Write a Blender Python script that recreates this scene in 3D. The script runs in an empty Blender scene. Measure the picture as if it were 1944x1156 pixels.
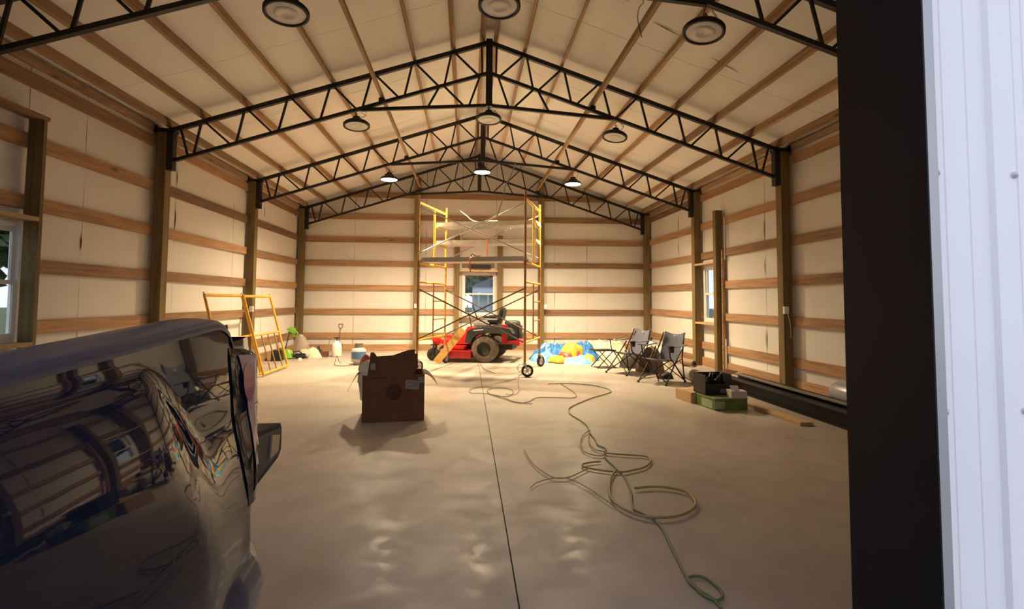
import bpy, bmesh, math, random
from mathutils import Vector, Matrix, noise
PI = math.pi
C = bpy.context.scene.collection
scn = bpy.context.scene
random.seed(7)

# ------------------------------------------------------------------ camera
F, CY, PITCH, ROLL, YAW = 993.0144, 514.83, 0.0535, 0.0062, 0.0844
cam = bpy.data.cameras.new('camera'); camo = bpy.data.objects.new('camera', cam); C.objects.link(camo)
cam.sensor_fit = 'HORIZONTAL'; cam.sensor_width = 36.0; cam.lens = F / 1944 * 36.0
cam.shift_y = -(578 - CY) / 1944; cam.clip_start = 0.02; cam.clip_end = 400
Rx = Vector((math.cos(YAW), -math.sin(YAW), 0))
Up0 = Vector((-math.sin(PITCH) * math.sin(YAW), -math.sin(PITCH) * math.cos(YAW), math.cos(PITCH)))
Fw = Vector((math.cos(PITCH) * math.sin(YAW), math.cos(PITCH) * math.cos(YAW), math.sin(PITCH)))
r_ = math.cos(ROLL) * Rx + math.sin(ROLL) * Up0
u_ = -math.sin(ROLL) * Rx + math.cos(ROLL) * Up0
M = Matrix((r_, u_, -Fw)).transposed().to_4x4(); M.translation = Vector((-0.2801, 0, 1.3375))
camo.matrix_world = M
scn.camera = camo

# ------------------------------------------------------------------ sky / exposure
world = bpy.data.worlds.new('sky'); scn.world = world; world.use_nodes = True
wn = world.node_tree.nodes; wl = world.node_tree.links
bg = wn['Background']
tc = wn.new('ShaderNodeTexCoord'); sp = wn.new('ShaderNodeSeparateXYZ'); rp = wn.new('ShaderNodeValToRGB')
wl.new(tc.outputs['Generated'], sp.inputs[0]); wl.new(sp.outputs['Z'], rp.inputs[0]); wl.new(rp.outputs[0], bg.inputs[0])
rp.color_ramp.elements[0].position = 0.0; rp.color_ramp.elements[0].color = (0.82, 0.84, 0.92, 1)
rp.color_ramp.elements[1].position = 0.7; rp.color_ramp.elements[1].color = (0.72, 0.79, 1.0, 1)
SKY = 1.42
bg.inputs[1].default_value = SKY
LAMP_COL = (1.0, 0.77, 0.48); LAMP_STR = 40.0; SPOT_W = 1800.0
scn.view_settings.view_transform = 'Standard'; scn.view_settings.look = 'None'
scn.view_settings.gamma = 1; scn.view_settings.use_curve_mapping = False
scn.view_settings.exposure = 0.0

# ------------------------------------------------------------------ helpers
class MB:
    def __init__(s): s.v = []; s.f = []; s.sm = []
    def add(s, vs, fs, smooth=False):
        n = len(s.v); s.v += [tuple(v) for v in vs]
        for f in fs: s.f.append([i + n for i in f]); s.sm.append(smooth)
        return s
    def box(s, c, d, R=None, bev=0.0):
        hx, hy, hz = d[0] / 2, d[1] / 2, d[2] / 2
        c = Vector(c)
        if bev <= 0:
            vs = [Vector((x, y, z)) for x in (-hx, hx) for y in (-hy, hy) for z in (-hz, hz)]
            fs = [(0, 1, 3, 2), (4, 6, 7, 5), (0, 4, 5, 1), (2, 3, 7, 6), (0, 2, 6, 4), (1, 5, 7, 3)]
        else:
            bm = bmesh.new(); bmesh.ops.create_cube(bm, size=1)
            for v in bm.verts: v.co = Vector((v.co.x * d[0], v.co.y * d[1], v.co.z * d[2]))
            bmesh.ops.bevel(bm, geom=bm.edges[:], offset=bev, segments=2, affect='EDGES')
            bm.verts.ensure_lookup_table(); bm.verts.index_update()
            vs = [v.co.copy() for v in bm.verts]; fs = [[v.index for v in f.verts] for f in bm.faces]; bm.free()
        if R is not None: vs = [R @ v for v in vs]
        return s.add([c + v for v in vs], fs)
    def bb(s, a, b, bev=0):
        return s.box([(a[i] + b[i]) / 2 for i in range(3)], [abs(b[i] - a[i]) for i in range(3)], None, bev)
    def bar(s, a, b, w, h, up=(0, 0, 1)):
        a = Vector(a); b = Vector(b); d = b - a; L = d.length; d.normalize()
        up = Vector(up); sx = d.cross(up)
        if sx.length < 1e-4: sx = d.cross(Vector((0, 1, 0)))
        sx.normalize(); uz = sx.cross(d)
        R = Matrix((sx, d, uz)).transposed()
        return s.box((a + b) / 2, (w, L, h), R)
    def tube(s, pts, r, n=8, closed=False, caps=True):
        pts = [Vector(p) for p in pts]; m = len(pts); vs = []; prev = None
        rr = r if isinstance(r, (list, tuple)) else [r] * m
        for i, p in enumerate(pts):
            if closed: t = pts[(i + 1) % m] - pts[i - 1]
            else: t = pts[min(i + 1, m - 1)] - pts[max(i - 1, 0)]
            if t.length < 1e-9: t = Vector((0, 0, 1))
            t.normalize()
            if prev is None:
                a = t.cross(Vector((0, 0, 1)))
                if a.length < 1e-3: a = t.cross(Vector((1, 0, 0)))
            else:
                a = prev - t * prev.dot(t)
                if a.length < 1e-6: a = t.cross(Vector((0, 0, 1)))
            a.normalize(); prev = a; b = t.cross(a)
            vs += [p + (a * math.cos(2 * PI * k / n) + b * math.sin(2 * PI * k / n)) * rr[i] for k in range(n)]
        fs = []
        for i in range(m if closed else m - 1):
            j = (i + 1) % m
            for k in range(n): fs.append((i * n + k, i * n + (k + 1) % n, j * n + (k + 1) % n, j * n + k))
        s.add(vs, fs, True)
        if caps and not closed:
            s.add(vs[:n][::-1], [list(range(n))]); s.add(vs[-n:], [list(range(n))])
        return s
    def lathe(s, prof, c=(0, 0, 0), axis=(0, 0, 1), n=24, smooth=True):
        ax = Vector(axis).normalized(); c = Vector(c)
        a = ax.orthogonal().normalized(); b = ax.cross(a); vs = []
        for r, z in prof:
            vs += [c + ax * z + (a * math.cos(2 * PI * k / n) + b * math.sin(2 * PI * k / n)) * max(r, 1e-5) for k in range(n)]
        fs = []
        for i in range(len(prof) - 1):
            for k in range(n): fs.append((i * n + k, i * n + (k + 1) % n, (i + 1) * n + (k + 1) % n, (i + 1) * n + k))
        return s.add(vs, fs, smooth)
    def prism(s, poly, a, b, fn):
        """poly 2-D outline, extruded from a to b; fn(u,v,w)->point"""
        n = len(poly)
        vs = [fn(u, v, a) for u, v in poly] + [fn(u, v, b) for u, v in poly]
        fs = [list(range(n))[::-1], [i + n for i in range(n)]] + [(i, (i + 1) % n, (i + 1) % n + n, i + n) for i in range(n)]
        return s.add(vs, fs)
    def grid(s, nu, nv, fn, smooth=True, thick=None):
        vs = [Vector(fn(i / nu, j / nv)) for i in range(nu + 1) for j in range(nv + 1)]
        fs = [(i * (nv + 1) + j, (i + 1) * (nv + 1) + j, (i + 1) * (nv + 1) + j + 1, i * (nv + 1) + j + 1) for i in range(nu) for j in range(nv)]
        s.add(vs, fs, smooth)
        if thick:
            t = Vector(thick); s.add([v + t for v in vs], [f[::-1] for f in fs], smooth)
            rim = [i * (nv + 1) for i in range(nu + 1)] + [nu * (nv + 1) + j for j in range(1, nv + 1)] + [i * (nv + 1) + nv for i in range(nu - 1, -1, -1)] + [j for j in range(nv - 1, 0, -1)]
            k = len(rim); s.add([vs[i] for i in rim] + [vs[i] + t for i in rim], [(i, (i + 1) % k, (i + 1) % k + k, i + k) for i in range(k)])
        return s
    def mesh(s, name, mat):
        me = bpy.data.meshes.new(name); me.from_pydata(s.v, [], s.f)
        me.polygons.foreach_set('use_smooth', s.sm)
        me.validate(); me.update()
        bm = bmesh.new(); bm.from_mesh(me); bmesh.ops.recalc_face_normals(bm, faces=bm.faces); bm.to_mesh(me); bm.free()
        if mat: me.materials.append(mat)
        return me

def obj(name, mb, mat, parent=None, label=None):
    o = bpy.data.objects.new(name, mb.mesh(name, mat) if isinstance(mb, MB) else mb)
    C.objects.link(o)
    if parent: o.parent = parent
    if label: o['label'] = label
    return o
def thing(name, label, cat, loc=(0, 0, 0), rotz=0, group=None):
    o = bpy.data.objects.new(name, None); C.objects.link(o); o.empty_display_size = .1
    o.location = loc; o.rotation_euler = (0, 0, rotz); o['label'] = label; o['category'] = cat
    if group: o['group'] = group
    return o
def tag(o, label, cat, group=None):
    o['label'] = label; o['category'] = cat
    if group: o['group'] = group
    return o
def dup(root, loc, rotz, label=None):
    def cp(o, p):
        c = o.copy(); C.objects.link(c); c.parent = p
        for ch in [x for x in kids.get(o.name, [])]: cp(ch, c)
        return c
    kids = {}
    for o in list(C.objects):
        if o.parent: kids.setdefault(o.parent.name, []).append(o)
    r = cp(root, None); r.location = loc; r.rotation_euler = (0, 0, rotz)
    if label: r['label'] = label
    return r
def struct_root(name):
    o = bpy.data.objects.new(name, None); C.objects.link(o); o['kind'] = 'structure'; return o

def mat(name, col, rough=.6, metal=0, coat=0, spec=.5, trans=0, emis=None, estr=0, alpha=1, ior=1.45, noise_amt=0, noise_scale=6, bump=0, bump_scale=40, coat_rough=.03):
    m = bpy.data.materials.new(name); m.use_nodes = True
    nt = m.node_tree; N = nt.nodes; L = nt.links; b = N['Principled BSDF']
    b.inputs['Base Color'].default_value = (*col, 1); b.inputs['Roughness'].default_value = rough
    b.inputs['Metallic'].default_value = metal; b.inputs['Coat Weight'].default_value = coat; b.inputs['Coat Roughness'].default_value = coat_rough
    b.inputs['Specular IOR Level'].default_value = spec; b.inputs['Transmission Weight'].default_value = trans
    b.inputs['IOR'].default_value = ior; b.inputs['Alpha'].default_value = alpha
    if emis: b.inputs['Emission Color'].default_value = (*emis, 1); b.inputs['Emission Strength'].default_value = estr
    t = N.new('ShaderNodeTexCoord')
    if noise_amt:
        n = N.new('ShaderNodeTexNoise'); n.inputs['Scale'].default_value = noise_scale; n.inputs['Detail'].default_value = 5
        L.new(t.outputs['Object'], n.inputs['Vector'])
        r = N.new('ShaderNodeValToRGB'); L.new(n.outputs['Fac'], r.inputs[0])
        r.color_ramp.elements[0].position = .3; r.color_ramp.elements[1].position = .7
        r.color_ramp.elements[0].color = (*[max(0, c * (1 - noise_amt)) for c in col], 1)
        r.color_ramp.elements[1].color = (*[min(1, c * (1 + noise_amt)) for c in col], 1)
        L.new(r.outputs[0], b.inputs['Base Color'])
    if bump:
        n2 = N.new('ShaderNodeTexNoise'); n2.inputs['Scale'].default_value = bump_scale; n2.inputs['Detail'].default_value = 4
        L.new(t.outputs['Object'], n2.inputs['Vector'])
        bp = N.new('ShaderNodeBump'); bp.inputs['Strength'].default_value = bump; bp.inputs['Distance'].default_value = .01
        L.new(n2.outputs['Fac'], bp.inputs['Height']); L.new(bp.outputs[0], b.inputs['Normal'])
    return m

def wood(name, col, dark, axis, vary=.3):
    m = bpy.data.materials.new(name); m.use_nodes = True
    nt = m.node_tree; N = nt.nodes; L = nt.links; b = N['Principled BSDF']; b.inputs['Roughness'].default_value = .75
    t = N.new('ShaderNodeTexCoord'); mp = N.new('ShaderNodeMapping'); L.new(t.outputs['Object'], mp.inputs[0])
    sc = [14, 14, 14]; sc[axis] = .9; mp.inputs['Scale'].default_value = sc
    oi = N.new('ShaderNodeObjectInfo')
    mu = N.new('ShaderNodeMath'); mu.operation = 'MULTIPLY'; mu.inputs[1].default_value = 37.0; L.new(oi.outputs['Random'], mu.inputs[0])
    n = N.new('ShaderNodeTexNoise'); n.noise_dimensions = '4D'; n.inputs['Scale'].default_value = 1.6; n.inputs['Detail'].default_value = 8; n.inputs['Distortion'].default_value = .6
    L.new(mp.outputs[0], n.inputs['Vector']); L.new(mu.outputs[0], n.inputs['W'])
    r = N.new('ShaderNodeValToRGB'); L.new(n.outputs['Fac'], r.inputs[0])
    r.color_ramp.elements[0].position = .3; r.color_ramp.elements[0].color = (*dark, 1)
    r.color_ramp.elements[1].position = .62; r.color_ramp.elements[1].color = (*col, 1)
    # knots
    mp2 = N.new('ShaderNodeMapping'); L.new(t.outputs['Object'], mp2.inputs[0]); s2 = [5.5, 5.5, 5.5]; s2[axis] = 1.7; mp2.inputs['Scale'].default_value = s2
    v = N.new('ShaderNodeTexVoronoi'); v.voronoi_dimensions = '4D'; v.inputs['Scale'].default_value = 1.0
    L.new(mp2.outputs[0], v.inputs['Vector']); L.new(mu.outputs[0], v.inputs['W'])
    kr = N.new('ShaderNodeValToRGB'); L.new(v.outputs['Distance'], kr.inputs[0])
    kr.color_ramp.elements[0].position = .05; kr.color_ramp.elements[0].color = (.25, .25, .25, 1)
    kr.color_ramp.elements[1].position = .17; kr.color_ramp.elements[1].color = (1, 1, 1, 1)
    mx = N.new('ShaderNodeMix'); mx.data_type = 'RGBA'; mx.blend_type = 'MULTIPLY'; mx.inputs['Factor'].default_value = .8
    L.new(r.outputs[0], mx.inputs[6]); L.new(kr.outputs[0], mx.inputs[7])
    hv = N.new('ShaderNodeHueSaturation'); L.new(mx.outputs[2], hv.inputs['Color'])
    mr = N.new('ShaderNodeMapRange'); mr.inputs[3].default_value = 1 - vary; mr.inputs[4].default_value = 1 + vary
    L.new(oi.outputs['Random'], mr.inputs[0]); L.new(mr.outputs[0], hv.inputs['Value'])
    L.new(hv.outputs[0], b.inputs['Base Color'])
    bp = N.new('ShaderNodeBump'); bp.inputs['Strength'].default_value = .15; bp.inputs['Distance'].default_value = .003
    L.new(n.outputs['Fac'], bp.inputs['Height']); L.new(bp.outputs[0], b.inputs['Normal'])
    return m

GC, GD = (.42, .245, .128), (.25, .135, .064)
WX = wood('girt_wood_x', GC, GD, 0); WY = wood('girt_wood_y', GC, GD, 1)
WXd = wood('weathered_wood_y', (.24, .15, .085), (.13, .08, .045), 1, .1)
PX = wood('purlin_wood', (.45, .285, .16), (.26, .155, .08), 1)
PZ = wood('treated_post_wood', (.21, .145, .055), (.13, .085, .03), 2, .12)
PLK = wood('plank_wood', (.55, .38, .2), (.38, .24, .11), 1)
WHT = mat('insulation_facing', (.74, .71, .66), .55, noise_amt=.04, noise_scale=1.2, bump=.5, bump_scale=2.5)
WHTC = mat('brightened_insulation_facing', (.87, .85, .80), .55, noise_amt=.03, noise_scale=1.2, bump=.5, bump_scale=2.5)  # same white as the wall facing, colour lightened to paint in light on the ceiling
SHEET = mat('steel_sheet', (.16, .14, .12), .5, bump=.1)
STEEL = mat('black_painted_steel', (.012, .010, .010), .45, noise_amt=.3, noise_scale=12)
BEAM = mat('beam_steel', (.012, .011, .010), .5, spec=.3, noise_amt=.5, noise_scale=5)
YEL = mat('scaffold_yellow_paint', (.74, .40, .045), .5, noise_amt=.15, noise_scale=9)
RUST = mat('worn_scaffold_paint', (.42, .22, .06), .6, noise_amt=.35, noise_scale=14)
GALV = mat('galvanised_metal', (.48, .45, .41), .4, metal=.6, noise_amt=.15)
DKM = mat('dark_brace_metal', (.13, .095, .06), .5, metal=.3, noise_amt=.2)
ALU = mat('aluminium_plank', (.50, .47, .42), .45, metal=.35, noise_amt=.12, noise_scale=8)
BLK = mat('black_plastic', (.015, .015, .016), .5)
RUB = mat('rubber', (.02, .019, .018), .8, noise_amt=.3)
DUSTR = mat('dusty_tyre_rubber', (.17, .14, .105), .9, noise_amt=.3, noise_scale=20, bump=.3)
CHR = mat('chrome', (.8, .8, .8), .15, metal=1)
RED = mat('red_paint', (.58, .02, .015), .35, coat=.4)
VINYL = mat('white_vinyl', (.78, .78, .76), .35)
WPL = mat('white_plastic', (.8, .78, .72), .4)
GLASS = mat('window_glass', (.9, .95, .93), .02, trans=1, ior=1.35)
SID = mat('white_ribbed_steel', (.90, .90, .92), .35, noise_amt=.015, noise_scale=3)
BTRIM = mat('black_trim_steel', (.006, .006, .009), .45, spec=.25, noise_amt=.2, noise_scale=4)
GTRIM = mat('grey_trim_edge', (.42, .43, .44), .3, metal=.4)
CARD = mat('brown_cardboard', (.135, .058, .024), .85, noise_amt=.12, noise_scale=5, bump=.15)
CARDD = mat('dark_print_on_cardboard', (.085, .030, .012), .85)
CARDT = mat('tan_cardboard', (.55, .36, .18), .85, noise_amt=.08)
FAB = mat('navy_grey_fabric', (.15, .16, .21), .85, bump=.2, bump_scale=200)
GRN = mat('green_plastic', (.16, .42, .05), .4)

# concrete
def concrete():
    m = bpy.data.materials.new('sealed_concrete'); m.use_nodes = True
    nt = m.node_tree; N = nt.nodes; L = nt.links; b = N['Principled BSDF']
    t = N.new('ShaderNodeTexCoord')
    def nz(scale, det=6, dist=0, sc=None):
        n = N.new('ShaderNodeTexNoise'); n.inputs['Scale'].default_value = scale; n.inputs['Detail'].default_value = det; n.inputs['Distortion'].default_value = dist
        if sc:
            mp = N.new('ShaderNodeMapping'); mp.inputs['Scale'].default_value = sc; L.new(t.outputs['Object'], mp.inputs[0]); L.new(mp.outputs[0], n.inputs['Vector'])
        else: L.new(t.outputs['Object'], n.inputs['Vector'])
        return n
    a = nz(.7, 8, .8); c = nz(3.5, 8, .4); d = nz(40, 3); e = nz(1.2, 6, 1.5, (1, .35, 1))
    r = N.new('ShaderNodeValToRGB'); L.new(a.outputs['Fac'], r.inputs[0])
    r.color_ramp.elements[0].position = .35; r.color_ramp.elements[0].color = (.38, .335, .285, 1)
    r.color_ramp.elements[1].position = .65; r.color_ramp.elements[1].color = (.46, .41, .355, 1)
    r2 = N.new('ShaderNodeValToRGB'); L.new(c.outputs['Fac'], r2.inputs[0])
    r2.color_ramp.elements[0].position = .3; r2.color_ramp.elements[0].color = (.91, .90, .89, 1)
    r2.color_ramp.elements[1].position = .7; r2.color_ramp.elements[1].color = (1.05, 1.045, 1.04, 1)
    mx = N.new('ShaderNodeMix'); mx.data_type = 'RGBA'; mx.blend_type = 'MULTIPLY'; mx.inputs['Factor'].default_value = 1
    L.new(r.outputs[0], mx.inputs[6]); L.new(r2.outputs[0], mx.inputs[7])
    r3 = N.new('ShaderNodeValToRGB'); L.new(e.outputs['Fac'], r3.inputs[0])
    r3.color_ramp.elements[0].position = .55; r3.color_ramp.elements[0].color = (1, 1, 1, 1)
    r3.color_ramp.elements[1].position = .75; r3.color_ramp.elements[1].color = (1.05, .90, .80, 1)
    mx2 = N.new('ShaderNodeMix'); mx2.data_type = 'RGBA'; mx2.blend_type = 'MULTIPLY'; mx2.inputs['Factor'].default_value = 1
    L.new(mx.outputs[2], mx2.inputs[6]); L.new(r3.outputs[0], mx2.inputs[7])
    L.new(mx2.outputs[2], b.inputs['Base Color'])
    rr = N.new('ShaderNodeMapRange'); rr.inputs[1].default_value = .35; rr.inputs[2].default_value = .68; rr.inputs[3].default_value = .54; rr.inputs[4].default_value = .38
    L.new(c.outputs['Fac'], rr.inputs[0]); L.new(rr.outputs[0], b.inputs['Roughness'])
    b.inputs['Specular IOR Level'].default_value = .35
    g = nz(7, 10, .3); gr_ = N.new('ShaderNodeMapRange'); gr_.inputs[1].default_value = .50; gr_.inputs[2].default_value = .62; gr_.inputs[3].default_value = 0; gr_.inputs[4].default_value = .07
    L.new(g.outputs['Fac'], gr_.inputs[0]); L.new(gr_.outputs[0], b.inputs['Coat Weight']); b.inputs['Coat Roughness'].default_value = .18
    bp = N.new('ShaderNodeBump'); bp.inputs['Strength'].default_value = .10; bp.inputs['Distance'].default_value = .0015
    ad = N.new('ShaderNodeMath'); ad.operation = 'ADD'; L.new(c.outputs['Fac'], ad.inputs[0]); L.new(d.outputs['Fac'], ad.inputs[1])
    L.new(ad.outputs[0], bp.inputs['Height']); L.new(bp.outputs[0], b.inputs['Normal'])
    return m
CONC = concrete()

# ------------------------------------------------------------------ dimensions
XI = 4.413; XP = 4.553; XW = 4.60          # post inner face, girt plane, insulation plane
BAY = 3.048; D3 = 13.537
FY = [D3 - 4 * BAY, D3 - 3 * BAY, D3 - 2 * BAY, D3 - BAY, D3]      # front faces of the five frames
YB = 13.73                                 # back girt plane
YF = 1.20                                  # outside face of the front wall
def ztop(x): return 5.094 - .3333 * abs(x)
def zpur(x): return ztop(x) + .032
def zroof(x): return zpur(x) + .142
GIRTZ = [.42, 1.03, 1.64, 2.25, 2.86, 3.47]

# ------------------------------------------------------------------ floor, outside ground
fl = struct_root('floor')
for x0, x1 in ((-4.72, -.045), (-.038, 4.72)):
    obj('concrete_slab', MB().bb((x0, YF - .02, -.12), (x1, 13.85, 0)), CONC, fl)
obj('joint_filler', MB().bb((-.046, YF - .02, -.12), (-.037, 13.85, -.012)), mat('joint_dark', (.05, .04, .035), .9), fl)  # dark strip filling the joint between the two slabs
gr = obj('ground', MB().bb((-60, 1.19, -.4), (60, 90, -.13)), mat('grass_ground', (.09, .12, .04), .95, noise_amt=.4, noise_scale=3)); gr['kind'] = 'structure'
GRV = mat('gravel', (.38, .36, .33), .95, noise_amt=.3, noise_scale=30, bump=.5)
ap = obj('driveway_apron', MB().prism([(1.17, -.024), (-12, -.853), (-40, -.853), (-40, -1.2), (1.17, -1.2)], -30, 30, lambda u, v, w: (w, u, v)), GRV); ap['kind'] = 'structure'

# ------------------------------------------------------------------ insulation sheets
def wavy_panel(plane, fixed, a0, a1, z0, z1, seed, holes=None, s=1):
    """one hung sheet, its two vertical edges wander a little; built with thickness"""
    mb = MB(); nz_ = 26; nx = 4
    def fn(u, v):
        z = z0 + (z1(a0 + (a1 - a0) * u) if callable(z1) else z1) * v - z0 * v
        e0 = .010 * noise.noise(Vector((seed, z * 1.7, 0))) ; e1 = .010 * noise.noise(Vector((seed + 1, z * 1.7, 0)))
        g = .003
        a = (a0 + g + e0) * (1 - u) + (a1 - g + e1) * u
        bul = .006 * noise.noise(Vector((a * 1.3, z * 2.1, seed)))
        return (fixed + s * bul, a, z) if plane == 'x' else (a, fixed + s * bul, z)
    mb.grid(nx, nz_, fn, True, thick=((s * .004, 0, 0) if plane == 'x' else (0, s * .004, 0)))
    return mb

def slit(y, z, h, side):
    """bulged dark opening where two insulation sheets part"""
    mb = MB(); x = side * (XW - .012)
    pts = []
    for k in range(9):
        t = k / 8; w = .016 * math.sin(PI * t); pts.append((t, w))
    vs = []
    for t, w in pts: vs += [(x, y - w * .3, z - h / 2 + h * t), (x, y + w, z - h / 2 + h * t)]
    fs = [(2 * i, 2 * i + 1, 2 * i + 3, 2 * i + 2) for i in range(8)]
    return mb.add(vs, fs)
SLIT = mat('dark_gap', (.05, .04, .03), .9)

def window_unit(name, origin, ax, w, h, nrm):
    """vinyl single-hung window; origin lower corner, ax horizontal unit, nrm towards the room"""
    root = struct_root(name); O = Vector(origin); A = Vector(ax); Nn = Vector(nrm); Z = Vector((0, 0, 1))
    def pt(u, v, d): return O + A * u + Z * v + Nn * d
    def bar(mb, u0, u1, v0, v1, d0, d1):
        vs = [pt(u, v, d) for u in (u0, u1) for v in (v0, v1) for d in (d0, d1)]
        mb.add(vs, [(0, 1, 3, 2), (4, 6, 7, 5), (0, 4, 5, 1), (2, 3, 7, 6), (0, 2, 6, 4), (1, 5, 7, 3)]); return mb
    fr = MB(); t = .045
    for a in ((0, t, t, h - t), (w - t, w, t, h - t), (0, w, 0, t), (0, w, h - t, h)): bar(fr, *a, -.05, .035)
    obj('window_frame', fr, VINYL, root)
    for nm, v0, v1, d0 in (('upper_sash', h * .5 - .02, h - t, -.03), ('lower_sash', t, h * .5 + .02, 0)):
        s = MB(); q = .04
        for a in ((t, t + q, v0 + q, v1 - q), (w - t - q, w - t, v0 + q, v1 - q), (t, w - t, v0, v0 + q), (t, w - t, v1 - q, v1)): bar(s, *a, d0, d0 + .028)
        so = obj(nm, s, VINYL, root)
        obj('pane', bar(MB(), t + q, w - t - q, v0 + q, v1 - q, d0 + .010, d0 + .016), GLASS, so)
    obj('sash_lock', bar(MB(), w / 2 - .03, w / 2 + .03, h * .5 + .02, h * .5 + .035, 0, .03), VINYL, root)
    return root
WZ0, WZ1 = .90, 2.04
# window openings: (plane side, y0, y1)
WL = (4.50, 5.44); WR = (9.70, 10.42); WBK = (-.43, .47)
window_unit('window_1', (-XP - .06, WL[0], WZ0), (0, 1, 0), WL[1] - WL[0], WZ1 - WZ0, (1, 0, 0))
window_unit('window_2', (XP + .06, WR[0], WZ0), (0, 1, 0), WR[1] - WR[0], WZ1 - WZ0, (-1, 0, 0))
window_unit('window_3', (WBK[0], YB + .06, WZ0), (1, 0, 0), WBK[1] - WBK[0], WZ1 - WZ0, (0, -1, 0))

def outer_wall(plane, fixed, a0, a1, z1, hole, s):
    """outer steel skin with window hole"""
    mb = MB()
    def seg(u0, u1, v0, v1):
        zz = v1
        if plane == 'x': mb.bb((fixed, u0, v0), (fixed + s * .02, u1, zz))
        else: mb.bb((u0, fixed, v0), (u1, fixed + s * .02, zz))
    h0, h1 = hole
    seg(a0, h0, -.1, z1); seg(h1, a1, -.1, z1); seg(h0, h1, -.1, WZ0); seg(h0, h1, WZ1, z1)
    return mb

for side, nm, hole, seams in ((-1, 'wall_left', WL, [1.42, 2.65, 4.48, 6.22, 8.06, 9.99, 11.42, 12.9, 13.72]),
                              (1, 'wall_right', WR, [1.42, 2.72, 4.55, 6.38, 8.20, 9.93, 11.73, 13.72])):
    root = struct_root(nm)
    obj('steel_cladding', outer_wall('x', side * (XW + .03), YF + .02, 13.86, 3.72, hole, side), SHEET, root)
    ins = [s for s in seams if not hole[0] < s < hole[1]]
    for i in range(len(ins) - 1):
        a0, a1 = ins[i], ins[i + 1]
        pieces = []
        if a0 < hole[1] and a1 > hole[0]:
            if hole[0] > a0 + .02: pieces.append((a0, hole[0], 0, 3.70))
            if hole[1] < a1 - .02: pieces.append((hole[1], a1, 0, 3.70))
            pieces += [(max(a0, hole[0]), min(a1, hole[1]), 0, WZ0), (max(a0, hole[0]), min(a1, hole[1]), WZ1, 3.70)]
        else: pieces = [(a0, a1, 0, 3.70)]
        for p in pieces:
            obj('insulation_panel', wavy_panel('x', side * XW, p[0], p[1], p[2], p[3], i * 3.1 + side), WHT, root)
    # posts
    for k, y in enumerate(FY):
        if k == 0: y -= .0
        obj('post', MB().bb((side * XI, y, 0), (side * XP, y + .14, 3.60)), PZ, root)
    # girts, one board per bay
    for b in range(4):
        y0, y1 = FY[b] + (.0 if b else .14), FY[b + 1] + .0
        for gi, z in enumerate(GIRTZ):
            spans = [(FY[b] + .02, FY[b + 1] + .02)]
            if hole[0] > FY[b] and hole[1] < FY[b + 1] + .1 and WZ0 - .1 < z < WZ1 + .05:
                spans = [(FY[b] + .02, hole[0] - .02), (hole[1] + .02, FY[b + 1] + .02)]
            for (s0, s1) in spans:
                if s1 - s0 < .12: continue
                m_ = WXd if (side < 0 and gi == 4 and b >= 2) or (gi == 5 and b == 3) else WY
                jz = random.uniform(-.008, .008)
                g = MB().bb((side * XP, s0, z - .07 + jz), (side * (XP + .038), s1 - .004, z + .07 + jz))
                obj('girt', g, m_, root)
        obj('skirt_board', MB().bb((side * XP, FY[b] + .02, .0), (side * (XP + .038), FY[b + 1] + .016, .18)), WY, root)
# window framing posts and boards
wl_ = bpy.data.objects['wall_left']; wr_ = bpy.data.objects['wall_right']
for root, side, ys in ((wl_, -1, (5.39, 5.43)), (wr_, 1, (9.55, 9.66))):
    d = .02 if side > 0 else 0
    obj('window_post', MB().bb((side * (XI + .0), ys[0], 0), (side * XP, ys[1], 3.06)), PZ, root)
obj('window_post', MB().bb((-XI, 4.30 - .04, 0), (-XP, 4.30 + .08, 3.06)), PZ, wl_)
obj('header_plate', MB().bb((-XI + .0, 4.45, 3.06), (-XP, 5.46, 3.10)), WY, wl_)
obj('window_header', MB().bb((-XI, 4.54, 2.06), (-XP, 5.39, 2.10)), PLK, wl_)
obj('window_sill', MB().bb((-XI, 4.54, .86), (-XP, 5.39, .90)), PLK, wl_)
obj('window_header', MB().bb((XI + .0, 9.66, 2.055), (XP, FY[3], 2.09)), PLK, wr_)
obj('window_sill', MB().bb((XI + .0, 9.66, .86), (XP, FY[3], .895)), PLK, wr_)
obj('window_post', MB().bb((XI + .09, 9.49, 0), (XP, 9.53, 2.3)), WY, wr_)
# gaps where the sheets have parted
for y, z, h in ((6.22, .75, .36), (6.2, 1.94, .2), (11.42, 3.15, .30), (8.06, 2.5, .3), (8.06, 3.1, .25)):
    obj('insulation_gap', slit(y, z, h, -1), SLIT, wl_)
for y, z, h in ((8.2, .72, .36), (8.2, 2.5, .42), (8.2, 1.9, .3), (6.38, 2.5, .4), (6.38, 1.3, .35), (9.93, 2.1, .3), (11.73, 2.55, .35), (11.73, 3.1, .35), (6.38, .75, .3)):
    obj('insulation_gap', slit(y, z, h, 1), SLIT, wr_)

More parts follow.
